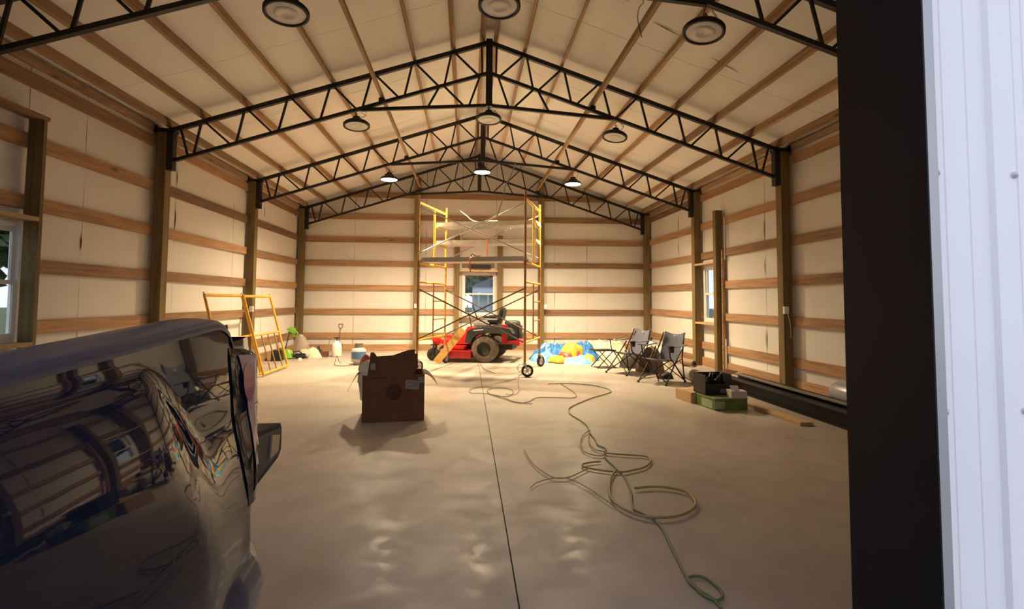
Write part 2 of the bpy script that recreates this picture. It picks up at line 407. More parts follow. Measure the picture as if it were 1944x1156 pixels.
# ------------------------------------------------------------------ back wall
wb = struct_root('wall_back')
sk = MB()
for u0, u1, v0, v1 in ((-4.65, WBK[0], -.1, 3.7), (WBK[1], 4.65, -.1, 3.7), (WBK[0], WBK[1], -.1, WZ0), (WBK[0], WBK[1], WZ1, 3.7)):
    sk.bb((u0, YB + .10, v0), (u1, YB + .12, v1))
sk.prism([(-4.65, 3.7), (4.65, 3.7), (0, 5.24)], YB + .10, YB + .12, lambda u, v, w: (u, w, v))
obj('steel_cladding', sk, SHEET, wb)
xs = [-4.6, -3.2, -1.37, WBK[0], WBK[1], 2.02, 2.9, 4.6]
for i in range(len(xs) - 1):
    a0, a1 = xs[i], xs[i + 1]
    top = lambda a: zroof(a) - .01
    if a0 == WBK[0]:
        obj('insulation_panel', wavy_panel('y', YB + .045, a0, a1, 0, WZ0, i), WHT, wb)
        obj('insulation_panel', wavy_panel('y', YB + .045, a0, a1, WZ1, top, i), WHT, wb)
    else:
        obj('insulation_panel', wavy_panel('y', YB + .045, a0, a1, 0, top, i * 2.2), WHT, wb)
for z in (.39, 1.0, 1.61, 2.24, 2.85, 3.45, 4.03):
    lim = 4.55 if z < 3.6 else (5.2 - z) * 3.0 - .1
    cuts = [-lim, -1.6, -.5, .5, 1.62, lim] if z < 2.9 else [-lim, -1.6, 1.62, lim]
    for a, b in zip(cuts[:-1], cuts[1:]):
        if abs(a) < .6 and abs(b) < .6 and .9 < z < 2.1: continue
        if abs(a) < .6 and abs(b) < .6 and z < 2.9: a, b = -.42, .42
        obj('girt', MB().bb((a + .002, YB, z - .07), (b - .002, YB + .038, z + .07)), WX, wb)
for a, b in ((-4.55, -1.6), (-1.6, 1.62), (1.62, 4.55)):
    obj('skirt_board', MB().bb((a + .002, YB, 0), (b - .002, YB + .038, .16)), WX, wb)
for x in (-1.60, 1.65):
    obj('post', MB().bb((x - .07, YB - .14, 0), (x + .07, YB, 4.45)), PZ, wb)
for x in (-.56, .56):
    obj('window_post', MB().bb((x - .065, YB - .14, 0), (x + .065, YB, 3.0)), PZ, wb)
obj('window_header', MB().bb((-.495, YB - .13, 2.05), (.495, YB, 2.085)), PLK, wb)
obj('window_sill', MB().bb((-.495, YB - .13, .86), (.495, YB, .895)), PLK, wb)
obj('header_strip', MB().bb((-.25, YB - .03, 2.14), (.32, YB - .002, 2.24)), BLK, wb, 'dark strip above the back window')

# ------------------------------------------------------------------ ceiling: sheets sagging between purlins
ce = struct_root('ceiling')
PURX = [.10, .53, 1.09, 2.24, 2.82, 3.40, 3.97, 4.40]
ys = [YF + .1, 2.75, 4.58, 6.41, 8.24, 10.07, 11.90, 13.80]
for side in (-1, 1):
    for i in range(len(ys) - 1):
        def fn(u, v, i=i, side=side):
            x = u * 4.62; y = ys[i] + .003 + (ys[i + 1] - ys[i] - .006) * v
            k = [p for p in [0] + PURX + [4.62]]
            sag = 0
            for a, b in zip(k[:-1], k[1:]):
                if a <= x <= b: t = (x - a) / (b - a); sag = .014 * math.sin(PI * t) * (1 + .8 * noise.noise(Vector((x * 1.2, y * 1.6, side))))
            wv = .004 * noise.noise(Vector((x * 3, y * 3, side * 5)))
            return (side * x, y, zroof(x) - sag + wv)
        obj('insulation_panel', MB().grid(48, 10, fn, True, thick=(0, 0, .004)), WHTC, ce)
    obj('steel_roofing', MB().prism([(0, zroof(0) + .03), (side * 4.72, zroof(4.72) + .03), (side * 4.72, zroof(4.72) + .05), (0, zroof(0) + .05)], YF - .1, 13.95, lambda u, v, w: (u, w, v)), SHEET, ce)
    n_ = Vector((side * .316, 0, .949))
    for b in range(4):
        y0 = FY[b] - (.10 if b else .05); y1 = FY[b + 1] + (.02 if b < 3 else .18)
        for x in PURX:
            tilt = Matrix.Rotation(side * math.atan(.3333), 3, 'Y')
            cx = side * x
            obj('purlin', MB().box((cx, (y0 + y1) / 2, zpur(x) + .070), (.038, y1 - y0 - .006, .14), tilt), PX, ce)
        # lateral brace resting on the lower chords
        obj('lateral_brace', MB().box((side * 1.545, (y0 + y1) / 2 + .05, 4.26), (.038, y1 - y0 + .04, .14), Matrix.Rotation(side * .25, 3, 'Y')), PX, ce)
        obj('eave_board', MB().bb((side * (XP - .002), y0 + .05, 3.60), (side * (XP + .036), y1, 3.69)), PX, ce)
for cx, cy, a, l in ((1.30, 5.55, .12, .5), (2.05, 5.85, .08, .4), (2.9, 6.1, .1, .45)):
    mb = MB(); vs = []
    for k in range(7):
        t = k / 6; w = .009 * math.sin(PI * t); x = cx + l * (t - .5); z = zroof(x) - .024
        vs += [(x, cy + a * t - w, z), (x, cy + a * t + w, z)]
    mb.add(vs, [(2 * i, 2 * i + 1, 2 * i + 3, 2 * i + 2) for i in range(6)])
    obj('insulation_gap', mb, SLIT, ce)

# ------------------------------------------------------------------ roof trusses
def zlow(x): return 4.64 - .328 * abs(x)
def ztie(x): return 4.155 - .063 * abs(x)
def make_truss(y, label):
    t = thing('roof_truss', label, 'truss', (0, y, 0), 0, 'black steel roof trusses')
    Yc = .05
    def P(x, z): return (x, Yc, z)
    for s in (-1, 1):
        obj('top_chord', MB().bar(P(0, ztop(0)), P(s * 4.40, ztop(4.40)), .055, .06), STEEL, t)
        obj('bearing_plate', MB().bb((s * 4.32, .0, 3.60), (s * 4.55, .12, 3.655)), STEEL, t)
        obj('bottom_chord', MB().bar(P(0, zlow(0)), P(s * 4.36, zlow(4.36)), .05, .045), STEEL, t)
        obj('tie_bar', MB().bar(P(0, ztie(0)), P(s * 1.84, ztie(1.84) - .015), .045, .045), STEEL, t)
        obj('end_plate', MB().bb((s * 4.33, 0.0, 3.08), (s * 4.411, .10, 3.62)), STEEL, t)
        tn = [.53, 1.09, 1.66, 2.24, 2.82, 3.40, 3.97]; bn = [.12, .69, 1.26, 1.85, 2.43, 3.00, 3.56, 4.12]
        webs = []
        for i, x in enumerate(tn):
            webs.append((x - .03, ztop(x), bn[i] + .04, zlow(bn[i])))         # long diagonal
            webs.append((x + .02, ztop(x), bn[i + 1] - .04, zlow(bn[i + 1])))   # steep bar
        webs.append((.11, ztop(.11), .10, zlow(.1)))
        webs.append((4.26, ztop(4.26), 4.15, zlow(4.15)))
        webs += [(.13, zlow(.13), .29, ztie(.29)), (.66, zlow(.66), .36, ztie(.36)), (.72, zlow(.72), .88, ztie(.88))]
        for a, b, c, d in webs:
            obj('web_bar', MB().bar(P(s * a, b), P(s * c, d), .028, .024, (0, 1, 0)), STEEL, t)
    obj('king_plate', MB().bb((-.047, -.005, 4.13), (.047, .105, 5.13)), STEEL, t)
    for s in (-1, 1):
        obj('brace_clip', MB().bb((s * 1.53 - .04, -.01, 4.13), (s * 1.53 + .04, .11, 4.19)), STEEL, t)
    return t
make_truss(FY[1], 'black steel truss nearest the doorway, cut off by the top of the picture')
make_truss(FY[2], 'large complete black steel truss in front of the scaffold, first fully seen')
make_truss(FY[3], 'black steel truss above the middle of the scaffold, between nearer and last truss')
make_truss(FY[4] - .0, 'farthest black steel truss, close against the back wall')

# ------------------------------------------------------------------ front wall
wf = struct_root('wall_front')
OX0, OX1, OZ = -3.4, .84, 2.6  # opening top is out of view, set low to cut sky light on the floor
def siding(x0, x1, z0, z1):
    """ribbed steel sheet: one raised rib and three pressed grooves in every 229 mm"""
    per = .2286; base = .905
    cell = [(0, 0), (.0015, -.003), (.0035, -.003), (.005, 0), (.066, 0), (.0675, -.003), (.0695, -.003), (.071, 0), (.120, 0), (.127, .012), (.150, .012), (.157, 0), (.200, 0), (.2015, -.003), (.2035, -.003), (.205, 0)]
    pts = []
    k0 = int((x0 - base) // per) - 1; k1 = int((x1 - base) // per) + 1
    for k in range(k0, k1 + 1):
        pts += [(base + k * per + a_, d_) for a_, d_ in cell if x0 < base + k * per + a_ < x1]
    pts = [(x0, 0)] + pts + [(x1, 0)]
    mb = MB(); vs = []
    for x, d_ in pts: vs += [(x, YF - d_, z0), (x, YF - d_, z1)]
    mb.add(vs, [(2 * i, 2 * i + 2, 2 * i + 3, 2 * i + 1) for i in range(len(pts) - 1)])
    mb.bb((x0, YF + .0045, z0), (x1, YF + .006, z1))
    return mb
for a, b in ((OX1 + .006, OX1 + .95), (OX1 + .953, OX1 + 1.86), (OX1 + 1.863, OX1 + 2.77), (OX1 + 2.773, 4.72)):
    obj('siding_panel', siding(a, b, -.05, 3.68), SID, wf)
obj('siding_panel', siding(-4.72, OX0 - .03, -.05, 3.68), SID, wf)
gab = MB().prism([(-4.72, 3.68), (4.72, 3.68), (4.72, 3.7), (0, 5.27), (-4.72, 3.7)], YF, YF + .02, lambda u, v, w: (u, w, v))
obj('gable_siding', gab, SID, wf)
obj('header_siding', siding(OX0 - .03, OX1 + .03, OZ + .04, 3.68), SID, wf)
screw = MB().lathe([(.0, -.009), (.004, -.008), (.0045, -.004), (.009, -.004), (.009, 0)], axis=(0, 1, 0), n=8)
sm = screw.mesh('screw', mat('screw_paint', (.6, .6, .62), .4))
for xx in (.865 + .012, 1.09, 1.32, 1.55, 1.78):
    for z in (.46, 1.07, 1.66, 2.27, 2.88):
        o = obj('screw', sm, None, wf); o.location = (xx + .008, YF - .0, z)
for x0, x1 in ((OX0 - .03, OX0), (OX1, OX1 + .04)):
    pass
# jamb wraps (black return) and grey lip
obj('door_jamb', MB().bb((OX1, YF - .022, -.05), (OX1 + .004, YF + .275, OZ)), BTRIM, wf)
obj('jamb_lip', MB().bb((OX1 + .0045, YF - .022, -.05), (OX1 + .030, YF - .016, OZ + .04)), GTRIM, wf)
obj('door_jamb', MB().bb((OX0 - .028, YF - .022, -.05), (OX0, YF + .275, OZ)), BTRIM, wf)
obj('jamb_lip', MB().bb((OX0 - .046, YF - .022, -.05), (OX0 - .0285, YF, OZ + .04)), GTRIM, wf)
obj('door_header', MB().bb((OX0 - .028, YF - .022, OZ + .0005), (OX1 + .004, YF + .275, OZ + .04)), BTRIM, wf)
for x in (OX0 - .10, OX1 + .10, 2.8):
    obj('post', MB().bb((x - .07, YF + .10, 0), (x + .07, YF + .24, 3.9 if abs(x) < 3.6 else 3.6)), PZ, wf)
for a, b in ((OX1 + .03, 4.6), (-4.6, OX0 - .03)):
    obj('insulation_panel', MB().bb((a, YF + .055, 0), (b, YF + .06, 3.7)), WHT, wf)
    for z in GIRTZ: obj('girt', MB().bb((a, YF + .062, z - .07), (b, YF + .098, z + .07)), WX, wf)
obj('insulation_panel', MB().bb((OX0 - .03, YF + .055, OZ + .05), (OX1 + .03, YF + .06, 3.7)), WHT, wf)
obj('insulation_panel', MB().prism([(-4.6, 3.7), (4.6, 3.7), (0, 5.2)], YF + .055, YF + .06, lambda u, v, w: (u, w, v)), WHT, wf)

# ------------------------------------------------------------------ high-bay lamps
LENS_OFF = mat('lamp_lens_off', (.88, .84, .78), .35, noise_amt=.05)
LENS_IN = mat('lamp_led_board', (.85, .80, .70), .3)
LENS_ON = mat('lamp_lens_lit', (1, .9, .7), .4, emis=LAMP_COL, estr=LAMP_STR)
def make_lamp(lit, label):
    t = thing('high_bay_lamp', label, 'lamp', (0, 0, 0), 0, 'round high bay lamps under the roof')
    if lit: pf = [(.0, .13), (.05, .13), (.055, .10), (.09, .085), (.10, .05), (.150, .035), (.172, .0), (.172, -.018), (.158, -.018), (.15, .0), (.0, .0)]
    else: pf = [(.0, .13), (.05, .13), (.055, .10), (.09, .085), (.10, .05), (.165, .04), (.185, .02), (.185, -.012), (.160, -.016), (.155, 0), (.0, 0)]
    h = MB().lathe(pf, n=36)
    obj('housing', h, BLK, t)
    obj('lens', MB().lathe([(.157, -.019), (.13, -.027), (.0, -.031)] if lit else [(.157, -.004), (.11, -.012), (.0, -.014)], n=32), LENS_ON if lit else LENS_OFF, t)
    if not lit:
        obj('led_board', MB().lathe([(.10, -.0145), (.095, -.018), (.055, -.019), (.05, -.016), (.0, -.016)], n=28), LENS_IN, t)
    if lit:
        ld = bpy.data.lights.new('beam', 'SPOT'); ld.energy = SPOT_W; ld.color = LAMP_COL; ld.spot_size = math.radians(150); ld.spot_blend = 1.0; ld.shadow_soft_size = .12
        lo_ = bpy.data.objects.new('beam', ld); C.objects.link(lo_); lo_.parent = t; lo_.location = (0, 0, -.05)
    obj('hook', MB().tube([(0, 0, .13), (0, 0, .16), (.012, 0, .175), (0, 0, .19), (-.012, 0, .18)], .004, 6), STEEL, t)
    return t
lon = make_lamp(True, 'x'); loff = make_lamp(False, 'x')
lamps = [(-1.83, 4.44, 3.74, 0, 'unlit round lamp at upper left, nearest row, left of the ridge'),
         (-.03, 4.44, 3.90, 0, 'unlit round lamp cut by the top edge, nearest row, under the ridge'),
         (1.82, 4.44, 3.76, 0, 'unlit round lamp at upper right beside the nearest truss and hanging wire'),
         (-1.88, 7.49, 3.79, 0, 'unlit round lamp below the left half of the large truss'),
         (.0, 7.49, 3.95, 0, 'unlit round lamp directly under the centre of the large truss'),
         (1.87, 7.49, 3.75, 0, 'unlit round lamp below the right half of the large truss'),
         (-1.87, 10.54, 3.73, 1, 'glowing round lamp, leftmost of the three lit ones'),
         (-.01, 10.54, 3.93, 1, 'glowing round lamp, middle of the three lit ones above scaffold'),
         (1.86, 10.54, 3.73, 1, 'glowing round lamp, rightmost of the three lit ones')]
used = {0: False, 1: False}
for x, y, z, lit, lab in lamps:
    src = lon if lit else loff
    if not used[lit]:
        src.location = (x, y, z); src['label'] = lab; o = src; used[lit] = True
    else: o = dup(src, (x, y, z), 0, lab)
    if not lit: o.rotation_euler = (-.10, .16 if x > 1 else -.05 if x < -1 else 0, 0)
    zc = (4.04 if abs(x) > 1 else 4.155) - .02
    w = MB().tube([(0, 0, .185), (.02, 0, .3 * (zc - z)), (-.015, .01, .7 * (zc - z)), (0, 0, zc - z)], .0035, 6)
    w.tube([(.0, 0, .12), (.09, .03, .14), (.13, .05, min(.26, zc - z - .06)), (.06, .02, zc - z - .02)], .003, 6)
    obj('hanging_cord', w, STEEL, o)

# ------------------------------------------------------------------ pick-up truck (backed in through the door)
NAVY = mat('navy_gloss_paint', (.006, .008, .016), .02, spec=.5)
RAILM = mat('navy_rail_cap', (.022, .027, .045), .30, spec=.6)
NAVY2 = mat('navy_paint_bumper', (.016, .026, .06), .3, metal=.3, coat=.8)
TLR = mat('tail_lamp_red', (.32, .11, .10), .10, spec=.5)
TLW = mat('tail_lamp_pink', (.34, .20, .16), .10, spec=.6)
LHOUS = mat('lamp_housing_gloss', (.006, .007, .012), .05, spec=.5)
tb = Vector((0, 1, 0)); tn_ = Vector((1, 0, 0))
TPITCH = .063
T0 = Vector((-.925, 1.47 + 1.287 * TPITCH, 0))
truck = thing('pickup_truck', 'dark navy pickup truck backed in at left, glossy bedside and lowered tailgate', 'truck', (T0.x, T0.y, 0), 0)
truck.rotation_euler = (TPITCH, 0, .035)   # nose down on the sloping driveway
def TP(s, n, z): # s forward from the bedside's rear seam, n outward (towards the camera side)
    v = -tb * s + tn_ * n; return (v.x, v.y, z)
def sst(a, b, x):
    t = max(0, min(1, (x - a) / (b - a))); return t * t * (3 - 2 * t)
def side_off(s, z):
    base = .016 * sst(1.30, 1.02, z) + .036 * sst(1.06, .74, z) - .03 * sst(.70, .45, z)
    zc = 1.20 - .21 * sst(.42, .16, s) + .02 * sst(.4, .9, s)
    amp = .010 + .036 * sst(.0, .35, s)
    tt = max(0, min(1, (zc + .03 - z) / .30)); fl_ = amp * (1 - (1 - tt) ** 2) * sst(0, .12, tt)
    lip = .0
    v = base + fl_
    return v
def side_panel(sgn, W):
    mb = MB(); S0, S1 = 0.0, 2.15
    def fn(u, v):
        s = S0 + (S1 - S0) * u; 
        z = .52 + (1.287 - .52) * v
        # wheel arch cut
        dz = .60 ** 2 - (s - 1.22) ** 2 * 1.15
        arch = .30 + math.sqrt(dz) * 1.0 if dz > 0 else 0
        z0 = max(.52, arch) if arch > .52 else .52
        z = z0 + (1.268 - z0) * v
        n = side_off(s, z)
        return TP(s, (n if sgn > 0 else -W - n), z)
    mb.grid(90, 40, fn, True)
    return mb
TW = 1.86
obj('bedside', side_panel(1, TW), NAVY, truck)
obj('bedside', side_panel(-1, TW), NAVY, truck)
# bed rails: crowned cap, ends rounded down at the rear corner
for sgn in (1, -1):
    mb = MB()
    def fn(u, v, sgn=sgn):
        s = -.035 + 2.185 * u; q = v
        te = max(0, min(1, (.09 - s) / .125)); drop = .085 * (1 - math.sqrt(max(0, 1 - te * te * .98)))
        ang = PI * q
        # cross-section: from outer lower edge over the crown to the inner lower edge
        if q < .3: n = side_off(s, 1.262) + .004 - .0 * q; n = n - (q / .3) ** 2 * .016; z = 1.262 + .026 * math.sin(q / .3 * PI / 2)
        elif q < .85: t = (q - .3) / .55; n = side_off(s, 1.262) - .012 - t * .10; z = 1.288 + .005 * math.sin(PI * t)
        else: t = (q - .85) / .15; n = side_off(s, 1.262) - .112 - .002 * t; z = 1.288 - .05 * t
        return TP(s, n if sgn > 0 else -TW - n, z - drop)
    mb.grid(90, 26, fn, True)
    ring = [fn(0, k / 26) for k in range(27)]
    low = [(p[0], p[1] , 1.17) for p in ring]
    mb.add(ring + low, [(i, i + 1, i + 28, i + 27) for i in range(26)])
    obj('bed_rail', mb, RAILM, truck)
    mb2 = MB()
    for a, b in ((-.02, 2.15),):
        pts = [TP(a, (-.10 if sgn > 0 else -TW + .10), .86), TP(b, (-.10 if sgn > 0 else -TW + .10), .86)]
        v = [pts[0], pts[1], (pts[1][0], pts[1][1], 1.25), (pts[0][0], pts[0][1], 1.25)]
        e = tn_ * (.02 * sgn)
        mb2.add(v + [(p[0] + e.x, p[1] + e.y, p[2]) for p in v], [(0, 1, 2, 3), (4, 7, 6, 5), (0, 4, 5, 1), (1, 5, 6, 2), (2, 6, 7, 3), (3, 7, 4, 0)])
    obj('bed_liner_wall', mb2, BLK, truck)
    # rear pillar closing the bedside behind the seam, tail lamp on it
    pil = MB()
    def fp(u, v, sgn=sgn):
        z = .56 + (1.215 - .56) * v; a = u * PI / 2 * 1.0
        n0 = side_off(.0, z)
        if u < .5: s = -.13 * (u / .5); n = n0 - .004
        else: s = -.13 - .012; n = n0 - .004 - (u - .5) / .5 * .12
        n = min(n, .066 + .40 * s)
        return TP(s, n if sgn > 0 else -TW - n, z)
    pil.grid(10, 16, fp, True)
    obj('rear_pillar', pil, NAVY, truck)
    lamp = MB()
    def fq(u, v, sgn=sgn):
        z = .775 + (1.205 - .775) * v
        z -= .05 * (u) * sst(.8, 1, v)
        w = math.sin(PI * min(1, max(0, v)) ) ** .35 if 0 < v < 1 else 0
        fade = sst(0, .14, v) * sst(1.0, .93, v)
        n0 = side_off(.0, z)
        s = .006 + (-.175 - .006) * min(1, u * 1.5) 
        bul = (.004 + .022 * sst(0, .55, u)) * (.25 + .75 * fade)
        n = n0 + bul - (max(0, u - .62) / .38) ** 1.6 * .15
        s += -.02 * fade * sst(0, .5, u)
        n = min(n, .078 + .40 * s)
        return TP(s, n if sgn > 0 else -TW - n, z)
    lamp.grid(18, 22, fq, True)
    lo = obj('tail_lamp', lamp, LHOUS, truck, 'dark glossy tail lamp housing with a pinkish clear lens')
    lens = MB()
    def fl2(u, v, sgn=sgn):
        z0_ = .80 + .385 * v; ul = .13 + .09 * math.sin(PI * v)
        uu = ul + (1 - ul) * u
        p = Vector(fq(uu, (z0_ - .775) / .43)); nn = .006 * math.sin(PI * min(1, u + .08)) ** .4
        return (p.x + sgn * nn, p.y + .002, p.z)
    lens.grid(10, 24, fl2, True)
    obj('clear_lens', lens, TLW, lo)
    red = MB()
    def fr_(u, v, sgn=sgn):
        a_ = 2 * PI * u; z = 1.10 + .055 * v * math.sin(a_); uu = .23 + .08 * v * math.cos(a_)
        p = Vector(fq(uu, (z - .775) / .43)); return (p.x + sgn * .0075, p.y + .002, p.z)
    red.grid(20, 5, fr_, True)
    obj('red_lens', red, TLR, lo)
    for k in range(4):
        rr2 = MB().tube([tuple(Vector(fq(.28 + .5 * q / 6, (.86 + .055 * k + .012 * q / 6 - .775) / .43)) + Vector((sgn * .007, .002, 0))) for q in range(7)], .002, 5)
        obj('lens_rib', rr2, CHR, lo)
# bed floor, front wall, lowered tailgate
def tprism(name, s0, s1, n0, n1, z0, z1, m, bev=0):
    c = TP((s0 + s1) / 2, (n0 + n1) / 2, (z0 + z1) / 2)
    R = Matrix((tn_, -tb, Vector((0, 0, 1)))).transposed()
    return obj(name, MB().box(c, (abs(n1 - n0), abs(s1 - s0), abs(z1 - z0)), R, bev), m, truck)
tprism('bed_floor', -.16, 2.15, -.10, -TW + .10, .84, .88, BLK)
tprism('bed_front', 2.12, 2.16, .02, -TW - .02, .6, 1.27, NAVY)
tg = MB()
poly = [(-.10, .90), (-.11, .78), (-.14, .67), (-.58, .70), (-.615, .72), (-.62, .80), (-.605, .822), (-.12, .905)]
tg.prism(poly, -.045, -TW + .045, lambda u, v, w: TP(u, w, v))
tgo = obj('tailgate', tg, mat('black_bed_coating', (.012, .012, .015), .6, spec=.3), truck)
cap = MB().prism([(-.14, .885), (-.15, .70), (-.57, .72), (-.595, .81)], -.040, -.052, lambda u, v, w: TP(u, w, v))
obj('tailgate_end', cap, BLK, tgo)
cap2 = MB().prism([(-.46, .735), (-.55, .735), (-.565, .79), (-.48, .815)], -.034, -.045, lambda u, v, w: TP(u, w, v))
obj('latch_plate', cap2, mat('latch_metal', (.25, .22, .19), .35, metal=.7), tgo)
obj('bumper_beam', MB().tube([TP(-.12, -.12, .50), TP(-.14, -TW / 2, .50), TP(-.12, -TW + .12, .50)], .05), BLK, truck)
# rear bumper, wrapping round the corner
bp = MB()
bpath = [(.34, .02), (.20, .055), (.05, .078), (-.07, .075), (-.16, .03), (-.21, -.08), (-.24, -.4), (-.25, -TW / 2)]
bpath += [(a_, -TW - b_) for a_, b_ in bpath[-2::-1]]
def fb(u, v):
    k = u * (len(bpath) - 1); i = min(int(k), len(bpath) - 2); t = k - i
    sv = bpath[i][0] * (1 - t) + bpath[i + 1][0] * t; nv = bpath[i][1] * (1 - t) + bpath[i + 1][1] * t
    q = 1 - .10 * (2 * v - 1) ** 4; mid = -TW / 2
    r = .045 * (2 * v - 1) ** 2
    nv = nv - r * (1 if nv > mid + .3 else -1 if nv < mid - .3 else 0); sv = sv + r * .8
    return TP(sv, nv, .40 + .26 * v)
bp.grid(112, 12, fb, True)
obj('rear_bumper', bp, NAVY2, truck)
# simple cab, hood and wheels behind the camera
prof = [(2.22, .5), (2.22, 1.25), (2.30, 1.32), (2.45, 1.86), (2.7, 1.93), (3.7, 1.92), (4.15, 1.70), (4.55, 1.32), (5.55, 1.22), (5.75, 1.05), (5.78, .5)]
mbc = MB(); nn = len(prof)
lay = []
for n0 in (.05, -TW - .05):
    for s, z in prof:
        inset = .16 * sst(1.3, 1.9, z)
        lay.append(TP(s, n0 - inset if n0 > -1 else n0 + inset, z))
mbc.add(lay, [list(range(nn)), list(range(nn, 2 * nn))[::-1]] + [(i, (i + 1) % nn, (i + 1) % nn + nn, i + nn) for i in range(nn)])
obj('cab', mbc, NAVY, truck)
TG = mat('tinted_glass', (.01, .012, .014), .03, coat=1)
for n0 in (.052, -TW - .052):
    sg = 1 if n0 > 0 else -1
    for a, b in ((2.55, 3.2), (3.28, 4.05)):
        w = MB(); v = []
        for s, z in ((a, 1.38), (b, 1.38), (b - .12, 1.78), (a + .05, 1.80)):
            inset = .16 * sst(1.3, 1.9, z); v.append(TP(s, n0 - sg * inset + sg * .012, z))
        for s, z in ((a, 1.38), (b, 1.38), (b - .12, 1.78), (a + .05, 1.80)):
            inset = .16 * sst(1.3, 1.9, z); v.append(TP(s, n0 - sg * inset - sg * .02, z))
        w.add(v, [(0, 1, 2, 3), (4, 7, 6, 5), (0, 4, 5, 1), (1, 5, 6, 2), (2, 6, 7, 3), (3, 7, 4, 0)])
        obj('side_window', w, TG, truck)
for s in (1.22, 4.85):
    for n in (-.12, -TW + .12):
        ax = tn_
        c = TP(s, n, .40)
        o = obj('wheel', MB().lathe([(.24, -.12), (.36, -.13), (.40, -.10), (.40, .10), (.36, .13), (.24, .12)], c, ax, 36), RUB, truck)
        obj('rim', MB().lathe([(.0, .09), (.06, .10), (.22, .06), (.245, .12), (.245, -.12), (.0, -.10)], c, ax, 24), CHR, o)
tprism('chassis', -.05, 5.6, -.5, -TW + .5, .42, .60, BLK)

# ------------------------------------------------------------------ scaffold tower
A0 = Vector((-1.185, 9.675)); ux = Vector((.951, -.309)); LNX = 2.0; WDY = 1.43
srot = math.atan2(ux.y, ux.x)
sc = thing('scaffold_tower', 'yellow rolling scaffold tower two frames high with planks and cross braces', 'scaffold', (A0.x, A0.y, 0), srot)
def frame(x, z0, lower):
    mb = []
    zt = z0 + (1.72 if lower else 1.2)
    for y in (0, WDY):
        obj('frame_post', MB().tube([(x, y, .20 if lower else 1.93), (x, y, 2.0 if lower else 3.25)], .021), RUST if (y == 0 or lower) else YEL, sc)
    if lower:
        obj('frame_bar', MB().tube([(x, 0, .58), (x, WDY, .58)], .019), YEL, sc)
        obj('frame_bar', MB().tube([(x, 0, 1.64), (x, WDY, 1.64)], .019), YEL, sc)
        obj('frame_bar', MB().tube([(x, .76, .58), (x, .76, 1.64)], .014), RUST, sc)
        for z in (.93, 1.29): obj('rung', MB().tube([(x, .76, z), (x, WDY, z)], .012), RUST, sc)
    else:
        obj('frame_bar', MB().tube([(x, 0, 3.11), (x, WDY, 3.11)], .024), YEL, sc)
        obj('frame_bar', MB().tube([(x, 0, 1.99), (x, WDY, 1.99)], .019), YEL, sc)
        obj('frame_bar', MB().tube([(x, .78, 1.99), (x, .78, 3.11)], .021), YEL, sc)
        for z in (2.40, 2.76): obj('rung', MB().tube([(x, .78, z), (x, WDY, z)], .014), YEL, sc)
for x in (0, LNX): frame(x, 0, True); frame(x, 2, False)
for y, zz in ((0, ((2.16, 3.02), (.60, 1.52))), (WDY, ((2.16, 3.02), (.60, 1.52)))):
    for k, (a, b) in enumerate(zz):
        m_ = GALV if k == 0 else DKM
        obj('cross_brace', MB().tube([(.02, y - .03, a), (LNX - .02, y - .03, b)], .013, 6), m_, sc)
        obj('cross_brace', MB().tube([(.02, y - .05, b), (LNX - .02, y - .05, a)], .013, 6), m_, sc)
def plank(y0, w, z, x0=-.02, x1=LNX + .02, up=.085):
    o = obj('plank', MB().bb((x0, y0, z), (x1, y0 + w, z + up), .004), ALU, sc)
    for xx in (x0 + .03, x1 - .03):
        obj('plank_hook', MB().bb((xx - .05, y0 + .02, z - .01), (xx + .05, y0 + w - .02, z + .03)), GALV, o)
plank(.04, .48, 2.01)
plank(.92, .46, 2.42); plank(.92, .46, 2.78)
# casters
for x, y, a in ((0, 0, 1.2), (LNX, 0, .25), (0, WDY, 1.35), (LNX, WDY, 1.1)):
    ax = Vector((-math.sin(a), math.cos(a), 0)); fwd = Vector((math.cos(a), math.sin(a), 0))
    c = Vector((x, y, .105)) + fwd * .045
    o = obj('caster', MB().lathe([(.072, -.022), (.10, -.024), (.105, -.012), (.105, .012), (.10, .024), (.072, .022)], c, ax, 24), RUB, sc)
    sp_ = MB().lathe([(.0, .024), (.02, .024), (.02, -.024), (.0, -.024)], c, ax, 12)
    sp_.lathe([(.062, -.018), (.076, -.018), (.076, .018), (.062, .018), (.062, -.018)], c, ax, 24)
    for k in range(6):
        q = k * PI / 3; d = fwd * math.cos(q) + Vector((0, 0, 1)) * math.sin(q); sp_.bar(c + d * .015, c + d * .066, .016, .012, ax)
    obj('caster_rim', sp_, GALV, o)
    fk = MB()
    for sgn in (-1, 1): fk.bar(c + ax * (.034 * sgn), Vector((x, y, .235)) + ax * (.034 * sgn), .03, .006, ax)
    fk.box((x, y, .235), (.07, .07, .012)); fk.tube([(x, y, .235), (x, y, .34)], .016)
    obj('caster_fork', fk, GALV, o)
    if y == 0 and x > 0:
        obj('brake_lever', MB().tube([(x - .02, y, .20), (x - .09, y - .02, .22), (x - .13, y - .02, .15), (x - .10, y, .08), (x - .05, y, .10)], .007, 6), GALV, o)

